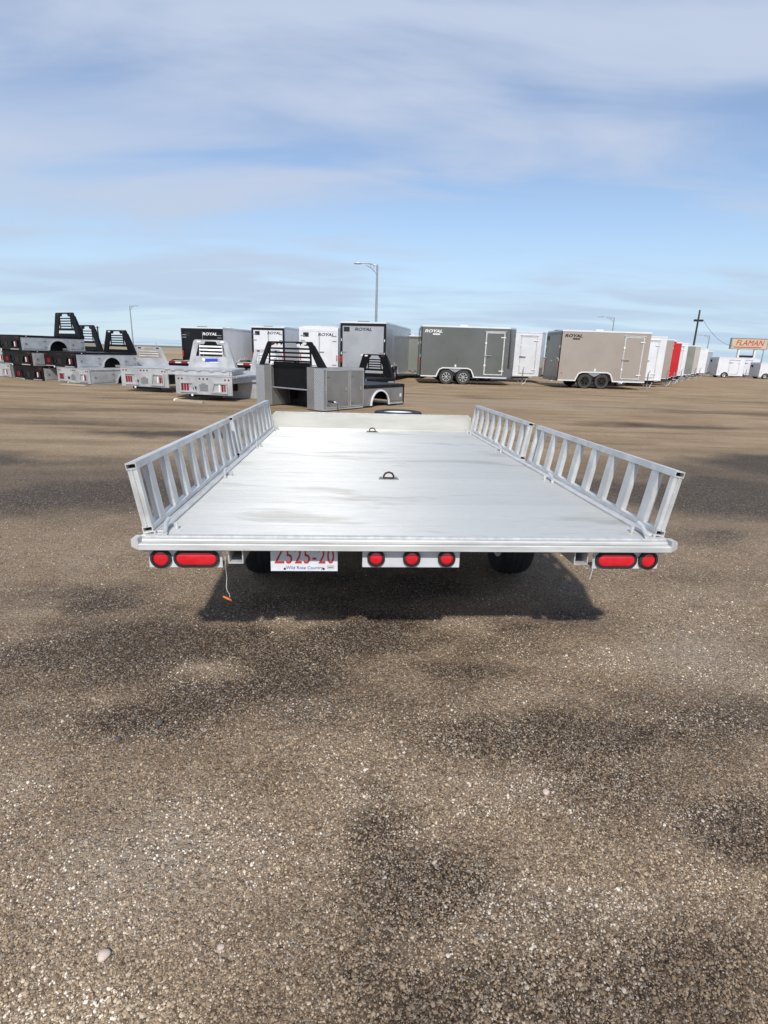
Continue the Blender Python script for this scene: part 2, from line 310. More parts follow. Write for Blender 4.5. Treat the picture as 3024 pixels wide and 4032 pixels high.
X, Y = np.meshgrid(gx, gy); nx, ny = len(gx), len(gy)
D, LT = ground_fields(X, Y)
me = bpy.data.meshes.new('ground'); V = np.stack([X.ravel(), Y.ravel(), np.zeros(X.size)], 1)
idx = np.arange(nx*ny).reshape(ny, nx); Fq = np.stack([idx[:-1, :-1], idx[:-1, 1:], idx[1:, 1:], idx[1:, :-1]], -1).reshape(-1, 4)
me.from_pydata(V.tolist(), [], Fq.tolist())
for nm, arr in (('darker', D), ('pale', LT)):
    at = me.attributes.new(nm, 'FLOAT', 'POINT'); at.data.foreach_set('value', arr.ravel().astype(np.float32))
def ground_mat():
    m = bpy.data.materials.new('yard_gravel'); m.use_nodes = True; t = m.node_tree; b = t.nodes['Principled BSDF']
    ge = N(t, 'ShaderNodeNewGeometry'); pos = ge.outputs['Position']
    def noise(sc, det=4, rough=.6, dist=0., st=(1, 1, 1)):
        mp = N(t, 'ShaderNodeMapping'); mp.inputs['Scale'].default_value = st; L_(t, pos, mp.inputs[0])
        n = N(t, 'ShaderNodeTexNoise'); n.inputs['Scale'].default_value = sc; n.inputs['Detail'].default_value = det; n.inputs['Roughness'].default_value = rough; n.inputs['Distortion'].default_value = dist; L_(t, mp.outputs[0], n.inputs['Vector']); return n.outputs['Fac']
    def vor(sc, out='Color', feat='F1'):
        v = N(t, 'ShaderNodeTexVoronoi', feature=feat); v.inputs['Scale'].default_value = sc; L_(t, pos, v.inputs['Vector']); return v.outputs[out]
    def ramp(v, a, b_, lo=0., hi=1.):
        r = N(t, 'ShaderNodeMapRange', interpolation_type='SMOOTHSTEP'); L_(t, v, r.inputs['Value'])
        r.inputs['From Min'].default_value = a; r.inputs['From Max'].default_value = b_; r.inputs['To Min'].default_value = lo; r.inputs['To Max'].default_value = hi; return r.outputs['Result']
    def mix(f, a, b_, bt='MIX'):
        n = N(t, 'ShaderNodeMix', data_type='RGBA', blend_type=bt)
        if isinstance(f, (int, float)): n.inputs['Factor'].default_value = f
        else: L_(t, f, n.inputs['Factor'])
        for i, v in ((6, a), (7, b_)):
            if isinstance(v, tuple): n.inputs[i].default_value = (*v, 1)
            else: L_(t, v, n.inputs[i])
        return n.outputs[2]
    da = N(t, 'ShaderNodeAttribute', attribute_name='darker').outputs['Fac']; la = N(t, 'ShaderNodeAttribute', attribute_name='pale').outputs['Fac']
    sp = N(t, 'ShaderNodeSeparateXYZ'); L_(t, pos, sp.inputs[0])
    far = ramp(sp.outputs['Y'], 1.5, 11.0)
    big = noise(.45, 5, .6, .3, (1, 2.2, 1)); mid = noise(5.0, 6, .7, .3); fine = noise(160., 4, .8); grit = noise(55., 5, .75)
    c = mix(ramp(mid, .3, .7), (.290, .205, .130), (.405, .300, .198))
    c = mix(ramp(grit, .35, .68, 0, .8), mix(1.0, c, (.66, .64, .62), 'MULTIPLY'), c)
    c = mix(far, c, mix(ramp(big, .35, .7), (.310, .215, .122), (.435, .318, .192)))
    trk = noise(.9, 6, .62, .15, (.16, 2.4, 1))
    c = mix(mth(t, 'MULTIPLY', far, ramp(trk, .50, .70, 0, .55)), c, (.150, .100, .060))
    c = mix(mth(t, 'MULTIPLY', far, ramp(trk, .46, .30, 0, .45)), c, (.50, .385, .25))
    c = mix(mth(t, 'MULTIPLY', la, .75), c, (.40, .325, .245))
    streak = noise(1.1, 6, .65, .2, (.5, 3.0, 1))
    dm = ramp(mth(t, 'ADD', mth(t, 'ADD', mth(t, 'MULTIPLY', da, .95), mth(t, 'MULTIPLY', mid, .30)), mth(t, 'MULTIPLY', streak, .22)), .34, .98, 0, .95)
    c = mix(dm, c, (.056, .037, .024))
    # single grains: a voronoi cell picks pale or dark chips
    for scl, amt, lo in ((95., .75, .86), (210., .8, .80)):
        vc = N(t, 'ShaderNodeSeparateColor'); L_(t, vor(scl), vc.inputs[0])
        pk = ramp(vc.outputs[0], lo, lo+.10, 0, amt); c = mix(mth(t, 'MULTIPLY', pk, ramp(sp.outputs['Y'], 2.0, 14.0, 1., .25)), c, mix(vc.outputs[1], (.20, .165, .13), (.46, .42, .36)))
        pd = ramp(vc.outputs[2], .74, .88, 0, .55); c = mix(pd, c, mix(1.0, c, (.35, .33, .32), 'MULTIPLY'))
    c = mix(ramp(fine, .35, .72, 0, .5), c, mix(1.0, c, (1.35, 1.33, 1.3), 'MULTIPLY'))
    L_(t, c, b.inputs['Base Color'])
    L_(t, ramp(dm, 0, 1, .93, .8), b.inputs['Roughness']); b.inputs['Specular IOR Level'].default_value = .25
    hgt = mth(t, 'ADD', mth(t, 'ADD', mth(t, 'MULTIPLY', mth(t, 'SUBTRACT', 1.0, vor(95., 'Distance')), .6), mth(t, 'MULTIPLY', mth(t, 'SUBTRACT', 1.0, vor(210., 'Distance')), .35)), mth(t, 'MULTIPLY', grit, .9))
    bp = N(t, 'ShaderNodeBump'); bp.inputs['Strength'].default_value = .85; bp.inputs['Distance'].default_value = .012; L_(t, hgt, bp.inputs['Height'])
    b2 = N(t, 'ShaderNodeBump'); b2.inputs['Strength'].default_value = .5; b2.inputs['Distance'].default_value = .08; L_(t, mid, b2.inputs['Height']); L_(t, bp.outputs[0], b2.inputs['Normal'])
    L_(t, b2.outputs[0], b.inputs['Normal']); return m
me.materials.append(ground_mat()); tag(link('ground', me), kind='structure')

# loose gravel: tens of thousands of chips, one object
NP = 700000
yy = .55+(rng.random(NP)**1.9)*5.2; xx = (rng.random(NP)-.5)*2*(.55+.86*yy); xx += .05
drk, pal = ground_fields(xx, yy)
keep = rng.random(NP) < np.clip(.34+.9*fbm(xx*1.7, yy*2.3+4)-.25+.15*drk, .12, 1)*np.clip((5.6-yy)/3.6, 0, 1)**1.3; xx, yy, drk, pal = xx[keep], yy[keep], drk[keep], pal[keep]
n_ = len(xx); size = .0016+.0024*rng.random(n_)**2+.0045*(rng.random(n_)**30); size *= np.clip(.85+yy*.04, .9, 1.05)
gm = bpy.data.meshes.new('gravel'); gm.from_pydata(np.stack([xx, yy, size*.25], 1).tolist(), [], [])
scl = np.stack([size*(.8+.7*rng.random(n_)), size*(.8+.5*rng.random(n_)), size*(.45+.4*rng.random(n_))], 1)
rot = np.stack([(rng.random(n_)-.5)*.9, (rng.random(n_)-.5)*.9, rng.random(n_)*6.28], 1)
for nm, ty, arr in (('chip_scale', 'FLOAT_VECTOR', scl), ('chip_rot', 'FLOAT_VECTOR', rot)):
    a = gm.attributes.new(nm, ty, 'POINT'); a.data.foreach_set('vector', arr.ravel().astype(np.float32))
tone = np.clip(rng.random(n_)+(fbm(xx/.30+3, yy/.17+21, 3)-.44)*.55+.18*pal, 0, 1)
for nm, arr in (('tone', tone), ('darker', drk)):
    a = gm.attributes.new(nm, 'FLOAT', 'POINT'); a.data.foreach_set('value', arr.astype(np.float32))
def chip_mat():
    m = bpy.data.materials.new('gravel_chip'); m.use_nodes = True; t = m.node_tree; b = t.nodes['Principled BSDF']
    at = N(t, 'ShaderNodeAttribute', attribute_name='tone', attribute_type='INSTANCER'); ad = N(t, 'ShaderNodeAttribute', attribute_name='darker', attribute_type='INSTANCER')
    cr = N(t, 'ShaderNodeValToRGB'); L_(t, at.outputs['Fac'], cr.inputs[0]); e = cr.color_ramp; e.interpolation = 'LINEAR'
    stops = [(0, (.090, .062, .038)), (.2, (.205, .144, .089)), (.5, (.35, .252, .160)), (.78, (.455, .340, .226)), (.92, (.56, .45, .315)), (.98, (.66, .57, .44)), (1, (.78, .70, .58))]
    e.elements[0].position = 0; e.elements[0].color = (*stops[0][1], 1); e.elements[1].position = 1; e.elements[1].color = (*stops[-1][1], 1)
    for p, c in stops[1:-1]: q = e.elements.new(p); q.color = (*c, 1)
    mx = N(t, 'ShaderNodeMix', data_type='RGBA', blend_type='MULTIPLY'); k = N(t, 'ShaderNodeMath', operation='MULTIPLY', use_clamp=True); L_(t, ad.outputs['Fac'], k.inputs[0]); k.inputs[1].default_value = .9
    L_(t, k.outputs[0], mx.inputs['Factor']); L_(t, cr.outputs[0], mx.inputs[6]); mx.inputs[7].default_value = (.36, .33, .31, 1)
    L_(t, mx.outputs[2], b.inputs['Base Color']); b.inputs['Roughness'].default_value = .7; b.inputs['Specular IOR Level'].default_value = .4; return m
go = link('gravel', gm); tag(go, 'loose pale and dark gravel chips scattered over the yard', 'gravel', kind='stuff')
ng = bpy.data.node_groups.new('gravel_chips', 'GeometryNodeTree'); ng.interface.new_socket('Geometry', in_out='INPUT', socket_type='NodeSocketGeometry'); ng.interface.new_socket('Geometry', in_out='OUTPUT', socket_type='NodeSocketGeometry')
gi = N(ng, 'NodeGroupInput'); gout = N(ng, 'NodeGroupOutput'); ico = N(ng, 'GeometryNodeMeshIcoSphere'); ico.inputs['Radius'].default_value = 1.0; ico.inputs['Subdivisions'].default_value = 1
iop = N(ng, 'GeometryNodeInstanceOnPoints'); sm = N(ng, 'GeometryNodeSetMaterial'); sm.inputs['Material'].default_value = chip_mat()
aS = N(ng, 'GeometryNodeInputNamedAttribute', data_type='FLOAT_VECTOR'); aS.inputs['Name'].default_value = 'chip_scale'; aR = N(ng, 'GeometryNodeInputNamedAttribute', data_type='FLOAT_VECTOR'); aR.inputs['Name'].default_value = 'chip_rot'
e2r = N(ng, 'FunctionNodeEulerToRotation'); L_(ng, aR.outputs['Attribute'], e2r.inputs[0])
L_(ng, ico.outputs['Mesh'], sm.inputs['Geometry']); L_(ng, sm.outputs[0], iop.inputs['Instance']); L_(ng, gi.outputs[0], iop.inputs['Points']); L_(ng, aS.outputs['Attribute'], iop.inputs['Scale']); L_(ng, e2r.outputs[0], iop.inputs['Rotation']); L_(ng, iop.outputs[0], gout.inputs[0])
go.modifiers.new('chips', 'NODES').node_group = ng

# dry field and low hills beyond the yard
M_FIELD = pmat('dry_field', (.26, .20, .11), 0.95, 0, .02, col2=(.34, .27, .15), stretch=(1, 4, 1)); M_HILL = pmat('grassy_hill', (.09, .095, .06), .95, 0, .02, col2=(.16, .15, .09))
f = MB(); f.bm.faces.new([f.bm.verts.new(p) for p in ((-900, 95, .02), (900, 95, .02), (900, 1500, .02), (-900, 1500, .02))]); tag(f.build('field', M_FIELD), kind='structure')
hb = MB(); hx = np.linspace(-700, 700, 90); top = [.4+3.6*max(0, math.sin(x*.011+2.2))*fbm(np.array([x*.02]), np.array([1.]))[0]*1.6 for x in hx]
rows = [[hb.bm.verts.new((x, 380+o, .01 if k in (0, 2) else max(.05, top[i]))) for i, x in enumerate(hx)] for k, o in enumerate((0, 45, 120))]
for a, b_ in zip(rows, rows[1:]):
    for i in range(len(hx)-1): hb.bm.faces.new((a[i], a[i+1], b_[i+1], b_[i]))
tag(hb.build('hill', M_HILL), kind='structure')

# ------------------------------------------------------------------ wheels
def wheel(parent, loc, r=.36, wd=.22, rim_mat=None, spokes=8, tyre_mat=None, rim_r=.62, face=1, axis='x', tread=True):
    """axle along x, outer face towards +x*face; parts: tyre, rim"""
    e = bpy.data.objects.new('wheel', None); COL.objects.link(e); e.parent = parent; e.location = loc
    ri = r*rim_r; h = wd/2; b = MB()
    b.lathe([(ri, -h*.80), (r*.80, -h), (r*.95, -h*.92), (r, -h*.62), (r, h*.62), (r*.95, h*.92), (r*.80, h), (ri, h*.80)], 'x', 36)
    if tread:
        for q in (-.36, 0, .36): b.lathe([(r*1.004, h*(q-.13)), (r*1.012, h*(q-.10)), (r*1.012, h*(q+.10)), (r*1.004, h*(q+.13))], 'x', 36)
    b.build('tyre', tyre_mat or M_RUBBER, e)
    b = MB(); f = face
    b.lathe([(ri*1.01, -h*.8), (ri*1.01, h*.82*f), (ri*.90, h*.82*f), (ri*.86, h*.35*f), (.02, h*.25*f), (.02, -h*.2)], 'x', 30)
    dish = b.build('rim', M_DARK if spokes else (rim_mat or M_RIMW), e)
    b = MB()
    if spokes:
        b.lathe([(ri*1.0, h*.80*f), (ri*1.0, h*.90*f), (ri*.88, h*.90*f), (ri*.88, h*.80*f)], 'x', 30)
        for k in range(spokes):
            a = 2*PI*k/spokes; m = Matrix.Rotation(a, 4, 'X')
            b.prism([(-.035*r, ri*.16), (.035*r, ri*.16), (.065*r, ri*.93), (-.065*r, ri*.93)], 'x', h*.55*f, h*.88*f, m)
        b.cyl((h*.5*f, 0, 0), (h*.95*f, 0, 0), ri*.24, 14); b.build('spokes', rim_mat or M_RIMA, e)
    else:
        b.cyl((h*.2*f, 0, 0), (h*.62*f, 0, 0), ri*.30, 14)
        for k in range(5): a = 2*PI*k/5; b.cyl((h*.2*f, math.cos(a)*ri*.48, math.sin(a)*ri*.48), (h*.45*f, math.cos(a)*ri*.48, math.sin(a)*ri*.48), ri*.07, 6)
        b.build('hub', M_ZINC, e)
    return e

# ------------------------------------------------------------------ the flat-deck aluminium trailer
YAW, TILT = R(4.092), R(-1.17)
W, LD, ZD = 2.39, 4.20, .055
tr = thing('flat_deck_trailer', 'long bare aluminium flat-deck trailer with slatted side ramps and red tail lights', 'trailer', (.137, 2.291, .65), YAW, rx=0)
tr.rotation_euler = (Matrix.Rotation(YAW, 3, 'Z') @ Matrix.Rotation(TILT, 3, 'X')).to_euler()
# planks (each runs across the deck)
npl = 29; y0, y1 = .055, LD; pw = (y1-y0)/npl
pb = MB(); hw = W/2-.055
prof = [(.0013, ZD-.03), (.0013, ZD)]
prof += [(pw-.0013, ZD), (pw-.0013, ZD-.03)]
pb.prism(prof, 'x', -hw, hw); pme = pb.mesh('plank', M_DECK, 20)
for i in range(npl): link('plank', pme, tr, (0, y0+i*pw, random.uniform(-.0008, .0004)), (random.uniform(-.002, .002), 0, 0))
# rear beam, stepped
b = MB(); b.box(-W/2, W/2, 0, .05, -.004, .026, .003); b.build('rear_beam', M_ALUW, tr)
b = MB(); b.box(-W/2+.012, W/2-.012, .010, .051, .0265, .044, .004); b.build('rear_cap', M_ALUW, tr)
b = MB(); b.box(-W/2+.02, W/2-.02, .026, .0545, .0445, .0545, .002); b.build('rear_trim', M_ALU, tr)
for s in (-1, 1):         # side rails: channel with upturned lip
    b = MB(); b.box(*sorted((s*(W/2-.055), s*(W/2+.004))), .052, LD+.05, -.03, .050, .003); b.box(*sorted((s*(W/2-.060), s*(W/2-.050))), .056, LD, .0505, .068, .002); b.build('side_rail', M_ALU, tr)
    b = MB(); b.prism([(s*(W/2+.001), -.004), (s*(W/2+.030), .012), (s*(W/2+.030), .045), (s*(W/2+.024), .050), (s*(W/2+.001), .050)], 'y', .006, .055); b.build('corner_flange', M_ALU, tr)
# headboard
b = MB(); bw = W/2-.035; ht = .17
po = [(-bw, .02), (bw, .02), (bw, ZD+ht-.03), (bw-.03, ZD+ht), (-bw+.03, ZD+ht), (-bw, ZD+ht-.03)]
b.prism(po, 'y', LD+.004, LD+.014); b.box(-bw+.03, bw-.03, LD+.0145, LD+.045, ZD+ht-.012, ZD+ht, .002); b.build('headboard', M_BOARD, tr)
b = MB(); b.prism([(-bw-.012, .02), (-bw-.001, .02), (-bw-.001, ZD+ht-.028), (-bw+.03, ZD+ht+.0015), (bw-.03, ZD+ht+.0015), (bw+.001, ZD+ht-.028), (bw+.001, .02), (bw+.012, .02), (bw+.012, ZD+ht-.025), (bw-.026, ZD+ht+.010), (-bw+.026, ZD+ht+.010), (-bw-.012, ZD+ht-.025)], 'y', LD+.002, LD+.02); b.build('headboard_edge', M_ALU, tr)
# frame underneath
for s in (-1, 1):
    x = s*.79
    b = MB(); b.ringprism([(x-.033, -.075), (x+.033, -.075), (x+.033, -.006), (x-.033, -.006)], [(x-.028, -.070), (x+.028, -.070), (x+.028, -.011), (x-.028, -.011)], 'y', .035, LD+.1); b.build('frame_rail', M_ALU, tr)
    b = MB(); b.prism([(.12, -.012), (1.0, -.012), (1.0, -.03), (.20, -.11)], 'x', x+s*.045, x+s*.052); b.build('gusset_plate', M_DARK, tr)
for i in range(9):
    y = .30+i*.47; b = MB(); b.box(-W/2+.06, W/2-.06, y, y+.05, -.0055, ZD-.031, .002); b.build('cross_member', M_ALUW, tr)
b = MB(); b.cyl((-.72, 1.37, -.30), (.72, 1.37, -.30), .035, 10); b.box(-.76, -.70, .95, 1.8, -.12, -.08); b.box(.70, .76, .95, 1.8, -.12, -.08); b.cyl((-.73, 1.37, -.30), (-.73, 1.37, -.1), .03, 8); b.cyl((.73, 1.37, -.30), (.73, 1.37, -.1), .03, 8); b.build('axle', M_DARK, tr)
for s in (-1, 1): wheel(tr, (s*.86, 1.37, -.3165), .305, .215, M_RIMW, 0, face=s)
# tongue with spare tyre and jack
b = MB()
for s in (-1, 1):
    d = Vector((-s*.62, 1.75, 0)); m = Matrix.Translation((s*.66, LD-.35, -.06)) @ Matrix.Rotation(math.atan2(-d.x, d.y), 4, 'Z'); b.box(-.03, .03, 0, d.length, -.05, .03, .003, m)
b.box(-.05, .05, LD+1.25, LD+1.75, -.02, .05, .004); b.build('tongue', M_ALU, tr)
b = MB(); b.cyl((0, LD+1.72, .02), (0, LD+1.92, .02), .05, 12, .035); b.cyl((0, LD+1.9, .02), (0, LD+1.97, .0), .04, 12, .03); b.build('coupler', M_ZINC, tr)
b = MB(); b.box(.10, .55, LD+.38, LD+.48, -.03, .0, .003); b.box(.29, .37, LD+.10, LD+.75, .0015, .03, .003); b.build('spare_carrier', M_ALUW, tr)
sp = wheel(tr, (.335, LD+.44, .135), .305, .205, M_RIMW, 0, face=1); sp.name = 'spare_wheel'; sp.rotation_euler = (0, R(-90), 0)
b = MB(); b.cyl((-.385, LD+.62, -.62), (-.385, LD+.62, .13), .028, 12); b.cyl((-.385, LD+.62, .13), (-.385, LD+.62, .15), .034, 12); b.box(-.45, -.32, LD+.57, LD+.67, -.625, -.61); b.build('jack', M_GALV, tr)
b = MB(); b.tube([(-.40, LD+.60, .135), (-.415, LD+.56, .15), (-.425, LD+.54, .25), (-.43, LD+.53, .30), (-.445, LD+.53, .318), (-.475, LD+.53, .322)], .007, 8); b.build('jack_crank', M_CHROME, tr)
b = MB(); b.cyl((-.472, LD+.53, .322), (-.545, LD+.53, .330), .015, 12, .013); b.build('crank_grip', M_BLACK, tr)
# lamps
def lamp_round(x, z, r, parent, y=.05):
    b = MB(); b.lathe([(r, -.002), (r, .012), (r*.74, .016), (r*.74, -.002)], 'y', 28, Matrix.Translation((x, y, z)) @ Matrix.Rotation(PI, 4, 'Z')); g = b.build('lamp_grommet', M_RUBBER, parent)
    b = MB(); b.lathe([(r*.755, -.001), (r*.755, .006), (r*.68, .011), (r*.45, .014), (.001, .015)], 'y', 28, Matrix.Translation((x, y, z)) @ Matrix.Rotation(PI, 4, 'Z'), closed=False); b.build('lens', M_RED, g)
def stadium(w_, h_, n=9, sc=1.0):
    pts = []; r = h_/2*sc; c = w_/2-h_/2
    for k in range(n): a = -PI/2+PI*k/(n-1); pts.append((c+r*math.cos(a), r*math.sin(a)))
    for k in range(n): a = PI/2+PI*k/(n-1); pts.append((-c+r*math.cos(a), r*math.sin(a)))
    return pts
def lamp_oval(x, z, w_, h_, parent, y=.05):
    b = MB(); b.ringprism([(x+a, z+c) for a, c in stadium(w_, h_)], [(x+a, z+c) for a, c in stadium(w_, h_, sc=.72)], 'y', y-.013, y+.002); g = b.build('lamp_grommet', M_RUBBER, parent)
    b = MB(); rings = []
    for sc, d in ((.74, .001), (.74, -.008), (.66, -.013), (.45, -.016), (.15, -.017)): rings.append([b.bm.verts.new((x+a, y+d, z+c)) for a, c in stadium(w_, h_, sc=sc)])
    for r_a, r_b in zip(rings, rings[1:]):
        for k in range(len(r_a)): b.bm.faces.new((r_a[k], r_a[(k+1) % len(r_a)], r_b[(k+1) % len(r_a)], r_b[k]))
    b.bm.faces.new(rings[-1]); b.build('lens', M_RED, g)
ZL = -.055
for s in (-1, 1):
    x0_, x1_ = sorted((s*.852, s*1.172)); b = MB(); b.box(x0_, x1_, .050, .056, -.1005, -.0055, .0015); b.box(x0_, x1_, .0565, .13, -.1005, -.096, .001)
    o = b.build('light_bracket', M_BRACKET, tr); lamp_round(s*1.118, ZL, .046, o); lamp_oval(s*.963, ZL, .200, .083, o)
b = MB(); b.box(-.226, .222, .050, .056, -.097, -.0055, .0015); b.box(-.226, .222, .0565, .10, -.097, -.092, .001); o = b.build('light_bracket', M_BRACKET, tr)
for x in (-.164, -.001, .160): lamp_round(x, -.050, .0405, o)
# licence plate
pl = MB(); pl.box(-.6435, -.3385, .080, .0825, -.129, .023, .001); pl.box(-.640, -.342, .0775, .0795, -.1255, -.1245); plo = pl.build('licence_plate', M_PLATE, tr)
text('Z525-20', .104, M_PRED, plo, rearface((-.490, .0792, -.058)), 'lettering', bold=.0004, ext=.0008, spacing=1.12, fit=.272)
text('Wild Rose Country', .0215, M_PBLUE, plo, rearface((-.490, .0792, -.1115)), 'lettering', ext=.0005, squeeze=.98)
for x in (-.580, -.403): b = MB(); b.cyl((x, .078, -.116), (x, .0799, -.116), .0055, 8); b.build('bolt', M_DARK, plo)
b = MB(); b.ringprism([(-.386, -.117), (-.355, -.117), (-.355, -.100), (-.386, -.100)], [(-.3845, -.1155), (-.3565, -.1155), (-.3565, -.1015), (-.3845, -.1015)], 'y', .079, .0799); b.box(-.382, -.359, .079, .0799, -.111, -.106); b.build('sticker', M_ZINC, plo)
# dangling tie wires
b = MB(); b.tube([(-.838, .047, -.010), (-.839, .045, -.08), (-.836, .045, -.15), (-.840, .045, -.195), (-.836, .043, -.212), (-.828, .043, -.225), (-.826, .045, -.243)], .0016, 6)
tw = b.build('tie_wire', M_WIRE, tr); b = MB(); b.tube([(-.857, .045, -.238), (-.838, .043, -.247), (-.820, .045, -.258)], [.004, .0055, .003], 7); b.build('wire_tag', M_PINKTIE, tw)
b = MB(); b.tube([(.846, .044, -.008), (.849, .040, -.03), (.852, .036, -.060), (.848, .030, -.10), (.840, .028, -.145)], .0018, 6); b.build('tie_wire', M_WIRE, tr)
# D-rings on the deck
def dring(y, sc):
    b = MB(); b.prism([(-.068, 0), (-.060, .050), (.060, .050), (.068, 0)], 'z', .0005, .006, None); o = b.build('anchor_plate', M_ZINC, tr, (-.02, y, ZD))
    b = MB(); b.tube([(-.034, .02, .006), (-.033, .017, .024), (-.022, .012, .042), (0, .010, .050), (.022, .012, .042), (.033, .017, .024), (.034, .02, .006)], .0065, 8); b.build('ring', M_RUST, o)
    b = MB(); b.box(-.036, .036, .006, .028, .0065, .014, .002); b.build('ring_clip', M_RUST, o)
    for x in (-.052, .052): b = MB(); b.cyl((x, .034, .0062), (x, .034, .013), .008, 6); b.build('bolt', M_ZINC, o)
dring(1.28, 1); dring(3.86, 1)
# side ramps
def ramp(s, ya, yb, nr=8):
    """upright ladder ramp, leaning outwards; local frame: y along, z up the ramp, x thickness"""
    H = .315; T = .046; rt = .030
    e = bpy.data.objects.new('side_ramp', None); COL.objects.link(e); e.parent = tr
    e.location = (s*(W/2-.022), ya, .054); e.rotation_euler = (0, s*R(9.5), 0)
    Lr = yb-ya
    for z in (0, H-rt):
        b = MB(); b.ringprism([(-T/2, z), (T/2, z), (T/2, z+rt), (-T/2, z+rt)], [(-T/2+.004, z+.006), (T/2-.004, z+.006), (T/2-.004, z+rt-.006), (-T/2+.004, z+rt-.006)], 'y', 0, Lr); o = b.build('rail', M_ALU, e)
        b = MB(); b.box(-T/2+.0042, T/2-.0042, .03, Lr-.03, z+.0062, z+rt-.0062); b.build('tube_hollow', M_VOID, o)
    b = MB(); t = .004; Hr = H-2*rt-.002                      # rung: channel, web towards the deck, two flanges
    rw = .066; b.box(-T/2+.003, -T/2+.007, 0, rw, 0, Hr, .001); b.box(-T/2+.0072, -T/2+.030, 0, t, 0, Hr); b.box(-T/2+.0072, -T/2+.030, rw-t, rw, 0, Hr)
    if s < 0:                                                  # web faces the deck
        for v in b.bm.verts: v.co.x = -v.co.x
    rm = b.mesh('rung', M_ALU, 30)
    for i in range(nr):
        link('rung', rm, e, (0, .13+i*(Lr-.326)/(nr-1), rt+.001))
    for y in (.004, Lr-.036):                                  # end posts
        b = MB(); b.box(-T/2+.002, T/2-.002, y, y+.006, rt+.001, H-rt-.001); b.box(-T/2+.002, -T/2+.007, y+.0062, y+.03, rt+.001, H-rt-.001); b.box(T/2-.007, T/2-.002, y+.0062, y+.03, rt+.001, H-rt-.001); b.box(-.003, .003, y-.010, y-.0002, rt+.001, H-rt-.001); b.build('end_post', M_ALU, e)
    return e
for s in (-1, 1):
    ramp(s, .075, 2.0); ramp(s, 2.11 if s < 0 else 2.18, 4.17)
    b = MB(); b.box(*sorted((s*(W/2-.088), s*(W/2-.0605))), .07, LD-.02, ZD+.0005, ZD+.012, .002); b.build('ramp_stop', M_ALU, tr)
    for y in (.09, 1.30, 2.60, 3.86):                          # pins through the stop
        x = s*(W/2-.095); b = MB(); b.tube([(x-s*.012, y-.055, ZD+.010), (x-s*.002, y-.02, ZD+.016), (x+s*.006, y+.02, ZD+.034), (x+s*.004, y+.06, ZD+.044)], .0095, 10); b.cyl((x-s*.03, y+.045, ZD+.001), (x-s*.03, y+.045, ZD+.03), .010, 8); b.build('lock_pin', M_ALU, tr)

